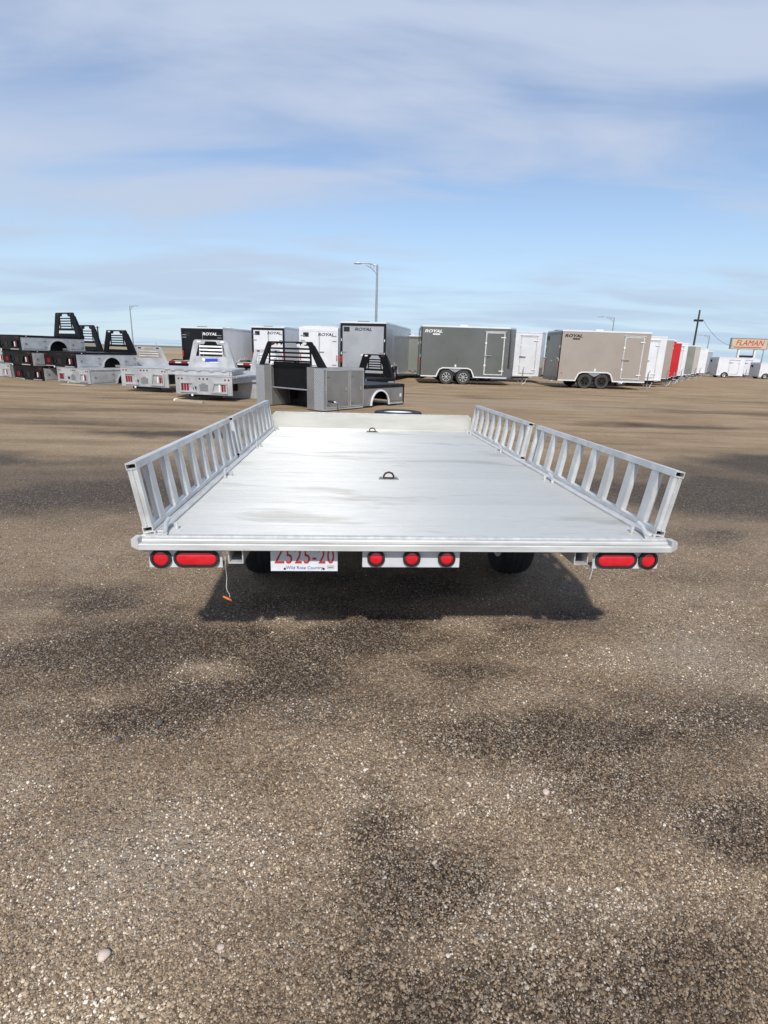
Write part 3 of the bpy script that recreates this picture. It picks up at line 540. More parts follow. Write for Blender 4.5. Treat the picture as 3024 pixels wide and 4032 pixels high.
# ------------------------------------------------------------------ truck beds
def arc(cy, cz, r, a0, a1, n): return [(cy+r*math.cos(a0+(a1-a0)*k/(n-1)), cz+r*math.sin(a0+(a1-a0)*k/(n-1))) for k in range(n)]
def rack(parent, y, z0, w0, w1, H, mat, louv=4, sill=.34, foot=0.0, sticker=False, lean=.0):
    """headache rack standing on the deck: frame, bars, lights"""
    rk = bpy.data.objects.new('headache_rack', None); COL.objects.link(rk); rk.parent = parent; rk.location = (0, y, z0); rk.rotation_euler = (R(lean), 0, 0)
    b = MB(); tk = .045; pw_ = (.16 if sill < .2 else .30) if mat is M_BLACK else .16; hs = H*sill; tb = H*.16
    for s in (-1, 1):
        b.prism([(s*w0/2, 0), (s*(w0/2-pw_), 0), (s*(w1/2-pw_*.95), H-tb), (s*(w1/2-.05), H), (s*w1/2, H-.06)], 'y', -tk/2, tk/2)
        zt_ = H*.86; xo = w0/2+(w1/2-w0/2)*zt_/(H-.06); ft = foot or .16
        A_ = [b.bm.verts.new((s*x, y_, z)) for x, y_, z in ((w0/2, tk/2, 0), (w0/2, ft, 0), (xo, tk/2+.03, zt_), (xo, tk/2, zt_))]; B_ = [b.bm.verts.new((v.co.x-s*.02, v.co.y, v.co.z)) for v in A_]
        for k in range(4): b.bm.faces.new((A_[k], A_[(k+1) % 4], B_[(k+1) % 4], B_[k]))
        b.bm.faces.new(A_); b.bm.faces.new(B_[::-1])
    xt = w1/2-.055; xb = w1/2-pw_
    b.prism([(-xt, H), (xt, H), (xb+.02, H-tb), (w1*.20, H-tb), (w1*.15, H-tb*.35), (-w1*.15, H-tb*.35), (-w1*.20, H-tb), (-xb-.02, H-tb)], 'y', -tk/2+.002, tk/2-.002)
    xm = lambda z: (w0/2-pw_)+((w1/2-pw_)-(w0/2-pw_))*z/(H-tb)
    if mat is M_BLACK: b.box(-xm(hs*.5)-.01, xm(hs*.5)+.01, -tk/2+.004, tk/2-.004, .0, hs*.40); b.box(-xm(hs)-.01, xm(hs)+.01, -tk/2+.004, tk/2-.004, hs*.74, hs)
    else: b.prism([(-xm(0), 0), (xm(0), 0), (xm(hs), hs), (-xm(hs), hs)], 'y', -tk/2+.004, tk/2-.004)
    xi = xm(hs)*.80
    for s in (-1, 1): b.prism([(s*xi, hs), (s*(xi-.035), hs), (s*(xi-.06), H-tb), (s*(xi-.025), H-tb)], 'y', -tk/2+.006, tk/2-.006)
    b.build('rack_frame', mat, rk)
    for k in range(louv):
        z = hs+(H-tb-hs)*(k+.75)/(louv+.5); b = MB(); b.box(-xi+.03, xi-.03, -.035, .03, -.012 if mat is M_BLACK else -.022, .012 if mat is M_BLACK else .022, .004, Matrix.Translation((0, 0, z)) @ Matrix.Rotation(R(-25), 4, 'X')); b.build('rack_bar', mat, rk)
    for s in (-1, 1):
        b = MB(); b.prism([(s*w1*.34+a, H-tb*.45+c) for a, c in stadium(.13, .055)], 'y', -tk/2-.012, -tk/2+.001); b.build('rack_light', M_LENSD if random.random() < .8 else M_LENSW, rk)
    if sticker:
        m = Matrix.Rotation(R(-2), 4, 'Y'); b = MB(); b.box(-.20, .20, -tk/2-.004, -tk/2-.0005, hs*.50, hs*.78, .001, m); b.build('sticker', M_BLUE, rk)
        b = MB(); b.lathe([(.05, -.002), (.05, .002)], 'y', 16, Matrix.Translation((-.24, -tk/2-.003, hs*.70)), closed=False); b.box(-.06, .22, -tk/2-.0035, -tk/2-.0005, hs*.40, hs*.49, .001, m); b.build('sticker', M_TAPEW, rk)
    return rk
BEDS = 'pickup truck beds set out in the yard'
def truck_bed(label, loc, heading, L=2.75, Wb=2.1, H=.57, tail='alu', side='alu', deck='black', rk=None, rackH=.85, arch=True, sticker=False, blocks=False, clear=0.0, rackpos=.12):
    t = thing('truck_bed', label, 'truck bed', loc, -R(heading), BEDS)
    md = M_BLACK if deck == 'black' else M_BEDALU; ms = M_BEDALU if side == 'alu' else M_BLACK; mt = M_BEDALU if tail == 'alu' else M_BLACK
    h = Wb/2; z0 = clear
    b = MB(); b.box(-h, h, .03, L, H-.075, H, .008); b.build('deck', md, t)
    yc, r = L*.56, .40; zt = H-.077
    for s in (-1, 1):
        xa, xb = sorted((s*(h-.03), s*(h-.004)))
        if arch:
            zc = z0+.02; pol = [(.04, z0), (yc-r, z0)] + arc(yc, zc, r, PI, 0, 13)[0:] + [(yc+r, z0), (L-.03, z0), (L-.03, zt), (.04, zt)]
            pol = [p for i, p in enumerate(pol) if i == 0 or p != pol[i-1]]
            b = MB(); b.prism(pol, 'x', xa, xb); b.build('side_panel', ms, t)
            b = MB(); o = arc(yc, zc, r+.005, PI, 0, 17); i_ = arc(yc, zc, r-.035, PI, 0, 17); b.prism(o+i_[::-1], 'x', *sorted((s*(h-.003), s*(h+.022)))); b.build('wheel_arch', M_BEDALU, t)
            b = MB(); b.box(*sorted((s*(h-.46), s*(h-.44))), yc-r-.02, yc+r+.02, z0, zt); b.build('wheel_well', M_DARK, t)
            for ya, yb_ in ((.10, yc-r-.10), (yc+r+.10, L-.10)):
                b = MB(); b.box(*sorted((s*(h-.003), s*(h+.008))), ya, yb_, z0+.06, zt-.05, .003); dr = b.build('box_door', M_BEDALU, t)
                b = MB(); b.cyl((s*(h+.008), ya+.12, (z0+zt)/2), (s*(h+.016), ya+.12, (z0+zt)/2), .045, 12); b.build('latch', M_ZINC, dr)
                for zq in (z0+.14, zt-.13): b = MB(); b.box(*sorted((s*(h+.0082), s*(h+.018))), yb_-.10, yb_+.01, zq-.012, zq+.012); b.build('hinge', M_ZINC, dr)
        else:
            b = MB(); b.box(xa, xb, .04, L-.03, H-.20, zt); b.build('side_panel', ms, t)
        b = MB(); b.box(*sorted((s*(h+.002), s*(h+.018))), .05, L-.02, H-.060, H-.015, .003); rl = b.build('side_rail', M_BLACK if deck == 'black' else M_BEDALU, t)
        for q in range(4): b = MB(); b.cyl((s*(h+.018), .25+q*(L-.5)/3, H-.037), (s*(h+.026), .25+q*(L-.5)/3, H-.037), .018, 8); b.build('marker_light', M_LENSD if q else M_LENSW, rl)
    # tail
    b = MB(); b.prism([(0, z0+.10), (0, H-.02), (.028, H-.01), (.028, z0), (.10, z0-.0), (.10, z0+.02), (.029, z0+.02)] if False else [(0, z0+.02), (0, H-.02), (.028, H-.02), (.028, z0+.02)], 'x', -h, h); b.build('tail_panel', mt, t)
    b = MB(); b.box(-h-.004, h+.004, -.012, .0295, H-.0195, H+.004, .004); b.build('tail_edge', md if tail != 'alu' else M_BEDALU, t)
    for s in (-1, 1):
        cx = s*(h-.40); pz0, pz1 = z0+.07, H-.19; o = [(cx-s*.26, pz0), (cx+s*.25, pz0), (cx+s*.25, pz1), (cx-s*.17, pz1)]; i_ = [(cx-s*.20, pz0+.045), (cx+s*.21, pz0+.045), (cx+s*.21, pz1-.035), (cx-s*.135, pz1-.035)]
        b = MB(); b.ringprism(o, i_, 'y', -.035, -.0005); pk = b.build('light_pocket', mt, t)
        for q in range(3):
            x = cx+s*.10-.085+q*.085; b = MB(); b.prism([(x+c, (pz0+pz1)/2+a) for a, c in stadium(.20, .052)], 'y', -.018, -.001); b.build('tail_light', M_LENSW if (q == 0 and s > 0 and tail == 'black') or (q == 0 and tail == 'alu' and s > 0) else M_BEDRED, pk)
        if tail == 'black': b = MB(); b.box(cx-.30, cx+.28, -.03, -.0005, pz0-.055, pz0-.02, .004); b.build('tail_strip', M_BEDALU, t)
        for q in (0, 1): b = MB(); b.cyl((s*(h-.10-.11*q), -.008, H-.10), (s*(h-.10-.11*q), 0, H-.10), .026, 10); b.build('marker_light', M_BEDRED, t)
    for q in (-1, 0, 1): b = MB(); b.cyl((q*.12, -.008, H-.09), (q*.12, 0, H-.09), .026, 10); b.build('marker_light', M_LENSD, t)
    b = MB(); b.prism([(-.13, z0+.12), (.13, z0+.12), (.13, z0+.30), (.06, z0+.30), (.05, z0+.34), (-.05, z0+.34), (-.06, z0+.30), (-.13, z0+.30)], 'y', -.010, -.0005); b.build('plate_bracket', M_ZINC if tail == 'alu' else M_DARK, t)
    b = MB(); b.box(-.33, -.23, -.03, -.0005, z0+.16, z0+.24, .006); b.build('trailer_socket', M_DARK, t)
    # frame and receiver below
    b = MB()
    for s in (-1, 1): b.box(s*.42-.04, s*.42+.04, .12, L-.05, z0+.08, H-.076)
    for q in range(5): b.box(-h+.06, h-.06, .2+q*(L-.4)/4, .26+q*(L-.4)/4, H-.15, H-.0765)
    b.build('bed_frame', M_DARK, t)
    b = MB(); b.box(-.5, .5, .03, .13, z0-.06 if clear else z0, z0+.02); b.cyl((-.36, -.02, z0+.0), (-.36, .06, z0+.0), .035, 10); b.build('hitch_receiver', M_BLACK, t)
    b = MB(); b.cyl((-.36, -.03, z0+.0), (-.36, -.0205, z0+.0), .036, 10); b.build('receiver_cap', M_LENSW, t)
    if rk: rack(t, L-rackpos, H+.001, Wb*(.95 if rk == 'black' else .8), Wb*(.64 if rk == 'black' else .52), rackH, M_BLACK if rk == 'black' else M_BEDALU, 4 if rk == 'black' else 3, .36 if rk == 'black' else .42, .0 if rk == 'black' else .32, sticker)
    return t

# left stacks, tails to the front left, sides to the right
HB = .575
SL = dict(L=2.65)
truck_bed('black-tailed truck bed with aluminium side boxes, lowest of the three-bed stack with a tall rack', (-14.49, 22.58, .0), 30, tail='black', **SL)
truck_bed('black-tailed truck bed with aluminium side boxes, middle of the three-bed stack with a tall rack', (-14.88, 22.60, HB), 30, tail='black', **SL)
truck_bed('black-tailed truck bed with a black headache rack, topmost of the three-bed stack', (-15.30, 22.70, 2*HB), 30, tail='black', rk='black', rackH=1.0, **SL)
truck_bed('aluminium-tailed truck bed with bare wheel arch, underneath a black racked truck bed', (-12.01, 21.36, .0), 30, tail='alu', deck='alu', **SL)
truck_bed('black-tailed truck bed with a black headache rack, on top of an aluminium-tailed bed', (-12.69, 21.77, HB), 30, tail='black', rk='black', rackH=.90, **SL)
truck_bed('aluminium-tailed truck bed on the ground beside the three-bed stack', (-16.75, 24.05, .0), 30, tail='alu', deck='alu', **SL)
truck_bed('plain aluminium truck bed partly under the top bed of the three-bed stack', (-16.95, 24.15, HB), 30, tail='alu', deck='alu', **SL)
truck_bed('black truck bed on the ground behind the stacked beds', (-17.2, 28.0, .0), 30, tail='black', **SL)
truck_bed('black racked truck bed half hidden behind the stacked beds', (-17.2, 28.0, HB), 30, tail='black', rk='black', rackH=1.25, **SL)
truck_bed('aluminium truck bed with an aluminium rack behind the two-bed stack', (-9.6, 23.4, .0), -30, L=2.4, tail='alu', deck='alu', rk='alu', rackH=.85)
# aluminium beds standing on their own
truck_bed('aluminium truck bed without a rack, its tail beside the bed with a blue sticker', (-7.98, 18.35, .0), 14, L=2.6, Wb=1.78, H=.78, tail='alu', deck='alu', arch=False, clear=.15)
truck_bed('aluminium truck bed with three oval tail lamps a side, under the blue-stickered bed', (-5.26, 15.95, .0), 11, L=2.5, Wb=1.76, H=.70, tail='alu', deck='alu', arch=False, clear=.15)
def slab_bed(label, loc, heading, L, Wb, H, rackH, sticker, deckmat=M_BEDALU, rm=M_BEDALU, wr=.72):
    t = thing('truck_bed', label, 'truck bed', loc, -R(heading), BEDS); h = Wb/2
    b = MB(); b.box(-h, h, 0, L, H-.05, H, .006); b.build('deck', deckmat, t)
    b = MB(); b.box(-h+.03, -h+.09, .03, L-.02, 0, H-.0505); b.box(h-.09, h-.03, .03, L-.02, 0, H-.0505); b.box(-h+.1, h-.1, .02, .06, 0, H-.0505); b.build('skirt', deckmat, t)
    for s in (-1, 1):
        b = MB(); b.box(*sorted((s*(h+.001), s*(h+.03))), .05, L-.05, H-.06, H-.01, .003); b.build('stake_rail', deckmat, t)
    for q in range(5): b = MB(); b.box(-h+.25+q*(Wb-.5)/4-.06, -h+.25+q*(Wb-.5)/4+.06, -.012, -.0005, H-.07, H-.02, .002); b.build('stake_pocket', deckmat, t)
    rack(t, L-.15, H+.001, Wb*.75, Wb*.75*wr, rackH, rm, 3, .40, .34, sticker); return t
slab_bed('aluminium truck bed with a blue sticker on its headache rack, lying on another bed', (-5.47, 16.2, .706), -3, 1.7, 1.95, .17, .82, True)
slab_bed('low aluminium truck bed with a pale rack behind the blue-stickered bed', (-5.2, 20.3, .0), 8, 2.6, 2.0, .60, .85, False)
slab_bed('aluminium truck bed seen sideways with its slanted rack next to a silver-boxed bed', (-5.95, 17.75, .0), 78, 2.35, 2.0, .55, .88, False)

# the silver-boxed bed, its cab end towards the deck trailer
tA = thing('truck_bed', 'truck bed with tall silver tool boxes, tread plate corners and black rack', 'truck bed', (-2.60, 14.63, 0), -R(37.0), BEDS)
def boxed_bed(t):
    """local: y from 0 (cab end) to 3.45, x right when looking along +y; camera sees y=0 face and +x side"""
    L, h, HBx = 3.45, 1.27, 1.07
    for s in (-1, 1):
        b = MB(); b.box(*sorted((s*(h-.60), s*h)), 0, 1.56, .02, HBx, .012); bx = b.build('tool_box', M_BOXALU, t)
        b = MB(); b.box(*sorted((s*(h-.33), s*(h+.004))), -.006, -.0005, .03, HBx-.02); b.build('tread_plate', M_TREAD, bx)
        b = MB(); b.box(*sorted((s*(h+.0005), s*(h+.006))), .02, 1.54, HBx-.045, HBx-.005); b.box(*sorted((s*(h+.0005), s*(h+.006))), .02, 1.54, .03, .075); b.build('box_trim', M_BEDALU, bx)
        for ya, yb in ((.07, .93), (1.0, 1.52)):
            b = MB(); b.box(*sorted((s*(h+.001), s*(h+.014))), ya, yb, .10, HBx-.06, .004); d = b.build('box_door', M_BOXALU, bx)
            b = MB(); fr = .02
            b.ringprism([(ya-.012, .085), (yb+.012, .085), (yb+.012, HBx-.048), (ya-.012, HBx-.048)], [(ya+.008, .105), (yb-.008, .105), (yb-.008, HBx-.068), (ya+.008, HBx-.068)], 'x', *sorted((s*(h+.0065), s*(h+.020)))); b.build('door_frame', M_BEDALU, d)
            b = MB(); b.box(*sorted((s*(h+.015), s*(h+.03))), yb-.16, yb-.08, .50, .58, .004); b.build('handle', M_CHROME, d)
            for z in (.2, HBx-.2): b = MB(); b.box(*sorted((s*(h+.0205), s*(h+.03))), ya+.01, ya+.12, z-.015, z+.015); b.build('hinge', M_ZINC, d)
        # low box behind with the wheel arch
        yc, r = 2.30, .42; pol = [(1.565, .05), (yc-r, .05)] + arc(yc, .05, r, PI, 0, 15) + [(yc+r, .05), (3.40, .05), (3.40, .52), (1.565, .52)]
        pol = [p for i, p in enumerate(pol) if i == 0 or p != pol[i-1]]
        b = MB(); b.prism(pol, 'x', *sorted((s*(h-.05), s*(h-.01)))); b.build('side_panel', M_BOXALU, t)
        b = MB(); b.prism(arc(yc, .05, r+.01, PI, 0, 19)+arc(yc, .05, r-.035, PI, 0, 19)[::-1], 'x', *sorted((s*(h-.009), s*(h+.02)))); b.build('wheel_arch', M_RIMW, t)
        b = MB(); b.box(*sorted((s*(h-.009), s*(h+.004))), 2.80, 3.34, .14, .47, .004); d = b.build('box_door', M_BOXALU, t)
        b = MB(); b.box(*sorted((s*(h+.0045), s*(h+.012))), 3.22, 3.30, .24, .34); b.build('latch', M_LENSW, d)
        b = MB(); b.box(*sorted((s*(h-.009), s*(h+.002))), 2.75, 3.40, .05, .09); b.build('sill', M_BEDALU, t)
        b = MB(); b.box(*sorted((s*(h-.03), s*(h+.012))), 1.565, 3.45, .535, .60, .004); sr = b.build('side_rail', M_BLACK, t)
        for q in range(4): b = MB(); b.cyl((s*(h+.012), 1.7+q*.5, .567), (s*(h+.02), 1.7+q*.5, .567), .02, 8); b.build('marker_light', M_LENSD, sr)
        b = MB(); b.box(*sorted((s*(h-.06), s*(h+.006))), 3.405, 3.445, .06, .533); b.build('tail_post', M_BLACK, t)
    b = MB(); b.box(-h+.602, h-.602, .14, 1.56, .53, .605); b.box(-h+.032, h-.032, 1.565, 3.44, .535, .61, .004); b.build('deck', M_BLACK, t)
    b = MB(); b.box(-h+.602, h-.602, .10, .13, .52, HBx+.10); b.build('bulkhead', M_BLACK, t)
    b = MB(); b.cyl((-h+.602, .06, .50), (h-.602, .06, .50), .020, 10); b.build('cross_tube', M_GALV, t)
    b = MB()
    for s in (-1, 1): b.box(s*.42-.04, s*.42+.04, .4, 3.4, .20, .519)
    b.box(-h+.602, h-.602, .70, .75, .03, .519); b.build('bed_frame', M_DARK, t)
    b = MB(); b.box(-h+.07, h-.07, 3.41, 3.44, .10, .53); b.build('tail_panel', M_BLACK, t)
    rk = rack(t, .06, HBx+.002, 2.36, 1.70, .61, M_BLACK, 4, .08)
    for s in (-1, 1):
        for q in (0, 1): b = MB(); b.prism([(s*(.36+q*.15)+a, .52+c) for a, c in stadium(.12, .075)], 'y', -.028, -.0232); b.build('rack_light', M_LENSW, rk)
boxed_bed(tA)
truck_bed('black flat truck bed with a low black rack behind the silver-boxed bed', (-1.6, 19.1, .0), 30, L=2.3, Wb=1.65, H=.60, tail='black', side='black', rk='black', rackH=.80)

# ------------------------------------------------------------------ enclosed cargo trailers
CARGO = 'enclosed cargo trailers parked in the yard'
def cargo(label, loc, heading, L=4.45, Wc=2.4, H=2.82, mat=M_WHITE, nose=.45, axles=2, doors='ramp', dmat=None, frame=None, rim=None, spokes=8, letter=None, lmat=None, sidedoor=None, wheels=True, tyre=None, wy=None, guard=True, trim=M_WHITE, nose_mat=None, rearletter=None, roundtop=False, vent=True, low=False):
    t = thing('cargo_trailer', label, 'cargo trailer', loc, -R(heading), CARGO)
    h = Wc/2; zb, zc, r = (.20, .62, .26) if low else (.36, .86, .36); dmat = dmat or mat; frame = frame or trim
    wy = wy if wy is not None else L*.42; sep = .86
    ws = [wy-sep/2, wy+sep/2] if axles == 2 else [wy]
    ya, yb = ws[0]-r-.14, ws[-1]+r+.14; zt = zc-.08
    # shell: upper box with pointed nose, narrow core below, lower side walls cut around the wheels
    plan = [(-h, .03), (h, .03), (h, L), (.25, L+nose), (-.25, L+nose), (-h, L)]
    b = MB(); b.prism(plan, 'z', zc, H-.075); b.prism([(-h+.34, .03), (h-.34, .03), (h-.34, L), (.2, L+nose*.9), (-.2, L+nose*.9), (-h+.34, L)], 'z', zb+.05, zc-.0005)
    for s in (-1, 1):
        pol = [(.03, zb), (ya, zb), (ya+.04, zb+.14), (ya+.14, zt-.07), (ya+.30, zt), (yb-.30, zt), (yb-.14, zt-.07), (yb-.04, zb+.14), (yb, zb), (L, zb), (L, zc-.0005), (.03, zc-.0005)]
        b.prism(pol, 'x', *sorted((s*(h-.04), s*h)))
    b.build('body', mat, t)
    b = MB(); b.prism([(h*.2, zb), (h-.04, zb), (h-.04, zc-.0006), (.2, zc-.0006)], 'y', L-.04, L-.001); nz = [(h, L+.0), (.25, L+nose), (-.25, L+nose), (-h, L+.0), (-h+.05, L-.03), (-.23, L+nose-.03), (.23, L+nose-.03), (h-.05, L-.03)]
    b.prism(nz, 'z', zb, zc-.0005); b.build('nose_panel', M_GALV if guard else mat, t)
    if nose_mat:
        b = MB(); b.prism([(h+.003, L+.02), (.25, L+nose+.006), (-.25, L+nose+.006), (-h-.003, L+.02), (-h+.04, L+.02), (-.24, L+nose+.0008), (.24, L+nose+.0008), (h-.04, L+.02)], 'z', zc+.001, H-.076); b.build('nose_cladding', nose_mat, t)
    pr = [(-h-.012, .01), (h+.012, .01), (h+.012, L+.005), (.26, L+nose+.012), (-.26, L+nose+.012), (-h-.012, L+.005)]
    b = MB(); b.prism(pr, 'z', H-.0745, H)
    if roundtop: b.prism([(-h+.02, H+.0005), (h-.02, H+.0005), (h-.3, H+.06), (0, H+.085), (-h+.3, H+.06)], 'y', .02, L)
    b.build('roof', trim, t)
    if vent:
        b = MB(); b.box(-.2, .2, L*.5-.2, L*.5+.2, H+(.07 if roundtop else .0005), H+.10, .01); b.build('roof_vent', trim, t)
        b = MB(); b.box(-.28, .28, .05, .12, H+(.05 if roundtop else .0005), H+.085 if roundtop else H+.03, .005); b.build('roof_light', M_DARK, t)
    for s in (-1, 1):
        p0, p1 = sorted((s*(h+.001), s*(h+.022)))
        b = MB(); pth = [(.03, zb), (ya, zb), (ya+.04, zb+.14), (ya+.14, zt-.07), (ya+.30, zt), (yb-.30, zt), (yb-.14, zt-.07), (yb-.04, zb+.14), (yb, zb), (L-.01, zb)]
        ins = [(.03, zb+.055), (ya-.045, zb+.055), (ya-.01, zb+.17), (ya+.10, zt-.03), (ya+.28, zt+.055), (yb-.28, zt+.055), (yb-.10, zt-.03), (yb+.01, zb+.17), (yb+.045, zb+.055), (L-.01, zb+.055)]
        b.prism(pth+ins[::-1], 'x', p0, p1); b.build('fender_trim', trim, t)
        if axles == 2:
            b = MB(); ym = wy; b.prism([(ym-.36, zt-.002), (ym+.36, zt-.002), (ym+.10, zt-.15), (ym, zt-.19), (ym-.10, zt-.15)], 'x', *sorted((s*(h-.03), s*(h-.012)))); b.build('fender_skirt', M_GALV, t)
        b = MB(); b.box(*sorted((s*(h+.0005), s*(h+.012))), wy-.04, wy+.04, zt+.075, zt+.20, .004); b.build('marker_light', M_LENSW, t)
        b = MB(); b.box(*sorted((s*(h+.0005), s*(h+.01))), .16, .22, zb+.34, zb+.40, .004); b.build('marker_light', M_RED, t)
        if wheels and (s > 0 or axles == 1):
            for y in ws: wheel(t, (s*(h-.135), y, r), r, .22, rim or M_RIMA, spokes, tyre or M_RUBBERD, face=s, tread=False)
        elif wheels:
            for y in ws: wheel(t, (s*(h-.135), y, r), r, .22, rim or M_RIMA, 0, tyre or M_RUBBERD, face=s, tread=False)
    b = MB(); b.cyl((-h+.2, ws[0], r), (h-.2, ws[0], r), .04, 8); b.box(-.5, -.42, .1, L+nose, zb-.03, zb+.049); b.box(.42, .5, .1, L+nose, zb-.03, zb+.049); b.build('chassis', M_DARK, t)
    # rear
    b = MB(); fo = [(-h-.01, zb), (h+.01, zb), (h+.01, H-.076), (-h-.01, H-.076)]; fi = [(-h+.10, zb+.10), (h-.10, zb+.10), (h-.10, H-.20), (-h+.10, H-.20)]; b.ringprism(fo, fi, 'y', -.02, .029); b.build('rear_frame', frame, t)
    if doors == 'ramp':
        b = MB(); b.box(-h+.104, h-.104, -.012, .028, zb+.104, H-.204, .004); d = b.build('ramp_door', dmat, t)
        for s in (-1, 1):
            b = MB(); b.box(s*(h-.20)-.10, s*(h-.20)+.10, -.035, -.0125, 1.42, 1.47, .004); b.build('latch', M_CHROME, d)
            for z in (1.32, 1.95): b = MB(); b.box(*sorted((s*(h-.07), s*(h-.035))), -.034, -.0205, z, z+.12); b.build('hinge', M_LENSW, d)
        b = MB(); b.box(-.09, .09, -.022, -.0125, 1.28, 1.34, .003); b.build('handle', M_LENSW, d)
        for k in range(6): b = MB(); b.cyl((-h+.25+k*(2*h-.6)/5, -.03, zb+.06), (-h+.35+k*(2*h-.6)/5, -.03, zb+.06), .02, 8); b.build('hinge', M_GALV, d)
        b = MB(); b.box(-h+.16, -h+.46, -.02, -.0125, H-.47, H-.25, .003); b.build('window_patch', M_DARK, d)
    elif doors == 'double':
        for s in (-1, 1):
            b = MB(); b.box(*sorted((s*.008, s*(h-.104))), -.012, .028, zb+.104, H-.204, .004); d = b.build('rear_door', dmat, t)
            for z in (.75, 1.95, H-.42): b = MB(); b.box(*sorted((s*(h-.30), s*(h-.06))), -.034, -.0205, z-.02, z+.02, .003); b.build('hinge', M_GALV, d)
            if s > 0:
                b = MB(); b.cyl((.05, -.03, zb+.12), (.05, -.03, H-.24), .014, 8); b.build('cam_bar', M_GALV, d)
                b = MB(); b.box(.04, .30, -.055, -.035, 1.38, 1.42, .004); b.build('handle', M_CHROME, d)
            else:
                b = MB(); b.box(-h+.20, -h+.50, -.02, -.0125, H-.48, H-.26, .003); b.build('window_patch', M_DARK, d)
    if rearletter: text(rearletter, .20, lmat or M_DARK, t, rearface((h*.38 if doors == 'double' else 0, -.0135, H-.36)), shear=.25, bold=.006, squeeze=1.35)
    for s in (-1, 1): b = MB(); b.box(*sorted((s*(h-.075), s*(h-.02))), -.034, -.0202, .95, 1.25, .004); b.build('tail_light', M_RED, t)
    # side door
    if sidedoor:
        y0_, y1_ = sidedoor; x = h
        b = MB(); b.box(x+.001, x+.014, y0_+.05, y1_-.05, zb+.20, H-.30, .004); d = b.build('side_door', mat, t)
        b = MB(); b.ringprism([(y0_, zb+.15), (y1_, zb+.15), (y1_, H-.25), (y0_, H-.25)], [(y0_+.055, zb+.205), (y1_-.055, zb+.205), (y1_-.055, H-.305), (y0_+.055, H-.305)], 'x', x+.0005, x+.026); b.build('door_frame', M_GALV if trim is not M_WHITE else M_ALU, d)
        b = MB(); b.box(x+.0005, x+.04, y0_-.05, y1_+.05, H-.235, H-.205); b.build('drip_rail', M_ALU, d)
        for z in (zb+.36, H-.50): b = MB(); b.box(x+.0265, x+.05, y1_-.20, y1_+.04, z-.025, z+.025, .004); b.build('hinge', M_LENSW, d)
        b = MB(); b.box(x+.0265, x+.06, y0_-.03, y0_+.10, 1.42, 1.50, .004); b.box(x+.05, x+.08, y0_+.02, y0_+.34, 1.44, 1.475, .004); b.build('handle', M_CHROME, d)
        for z in (zb+.62, H-.78): b = MB(); b.box(x+.0265, x+.04, y0_-.02, y0_+.07, z-.05, z+.05, .004); b.build('latch', M_LENSW, d)
    if letter:
        text(letter, .19, lmat or M_LENSW, t, rightface((h+.002, .58, H-.28)), shear=.28, bold=.007, squeeze=1.45); b = MB(); b.box(h+.0015, h+.003, .56, .92, H-.45, H-.385); b.build('decal', lmat or M_LENSW, t)
    # tongue and jack
    yn = L+nose; b = MB()
    for s in (-1, 1): b.cyl((s*.5, yn-.5, zb+.02), (0, yn+.95, zb+.04), .04, 8)
    b.build('tongue', M_BLACK, t); b = MB(); b.cyl((0, yn+.9, zb+.06), (0, yn+1.12, zb+.06), .05, 10, .04); b.build('coupler', M_GALV, t)
    b = MB(); b.cyl((0, yn+.6, .02), (0, yn+.6, .80), .032, 10); b.box(-.07, .07, yn+.53, yn+.67, 0, .018); b.tube([(0, yn+.6, .80), (.02, yn+.6, .86), (.10, yn+.6, .87), (.18, yn+.6, .95)], .014, 6); b.build('jack', M_GALV, t)
    b = MB(); b.tube([(.05, yn+.85, zb+.03), (.10, yn+.7, .10), (.12, yn+.5, .06), (.10, yn+.2, zb)], .015, 6); b.build('safety_chain', M_GALV, t)
    return t
# heading 90 = nose to the right, the curb side towards the deck trailer
cargo('charcoal tandem-axle cargo trailer with white lettering and bright alloy wheels', (1.62, 29.95, 0), 90, L=4.42, Wc=2.45, H=2.84, mat=M_GREYT, nose=.50, letter='ROYAL', lmat=M_LENSW, sidedoor=(3.22, 4.18), wy=1.78, rim=M_RIMA, spokes=8, doors='ramp', frame=M_BLKP, nose_mat=M_BLKP)
cargo('tan tandem-axle cargo trailer with black lettering and dark wheels', (8.50, 29.6, 0), 89, L=4.45, Wc=2.4, H=2.80, mat=M_TAN, nose=.12, letter='ROYAL', lmat=M_BLKP, sidedoor=(3.16, 4.14), wy=1.86, rim=M_DARK, spokes=6, doors='ramp', dmat=M_GREEN, frame=M_BLKP)
cargo('white cargo trailer with a side door between the charcoal and tan trailers', (2.9, 34.4, 0), 90, L=5.95, Wc=2.3, H=2.86, mat=M_WHITE, nose=.45, sidedoor=(4.75, 5.7), wheels=True, letter=None)
rowm = [('white cargo trailer with a side door just beyond the tan trailer', 15.8, 33.2, 2.77, M_WHITE, (2.72, 3.5)), ('tan-grey cargo trailer just in front of the first red trailer', 17.55, 35.9, 2.73, M_TAN, None), ('red cargo trailer next to the tan-grey trailer', 19.06, 38.6, 2.76, M_REDP, (2.9, 3.7)), ('red cargo trailer next to a white trailer', 20.75, 41.2, 2.73, M_REDP, None), ('white cargo trailer just beyond the two red trailers', 22.52, 43.7, 2.76, M_WHITE, (2.8, 3.6)), ('grey-green cargo trailer with its nose beside the beige one', 25.4, 48.0, 2.72, M_GREEN, None), ('beige cargo trailer between the grey-green trailer and a narrow white one', 28.0, 52.0, 2.80, M_BEIGE, None), ('narrow white cargo trailer between two grey ones far along the row', 31.5, 57.0, 2.69, M_WHITE, None), ('silver-grey cargo trailer near the far end of the long row', 34.7, 61.8, 2.56, M_SILV, None)]
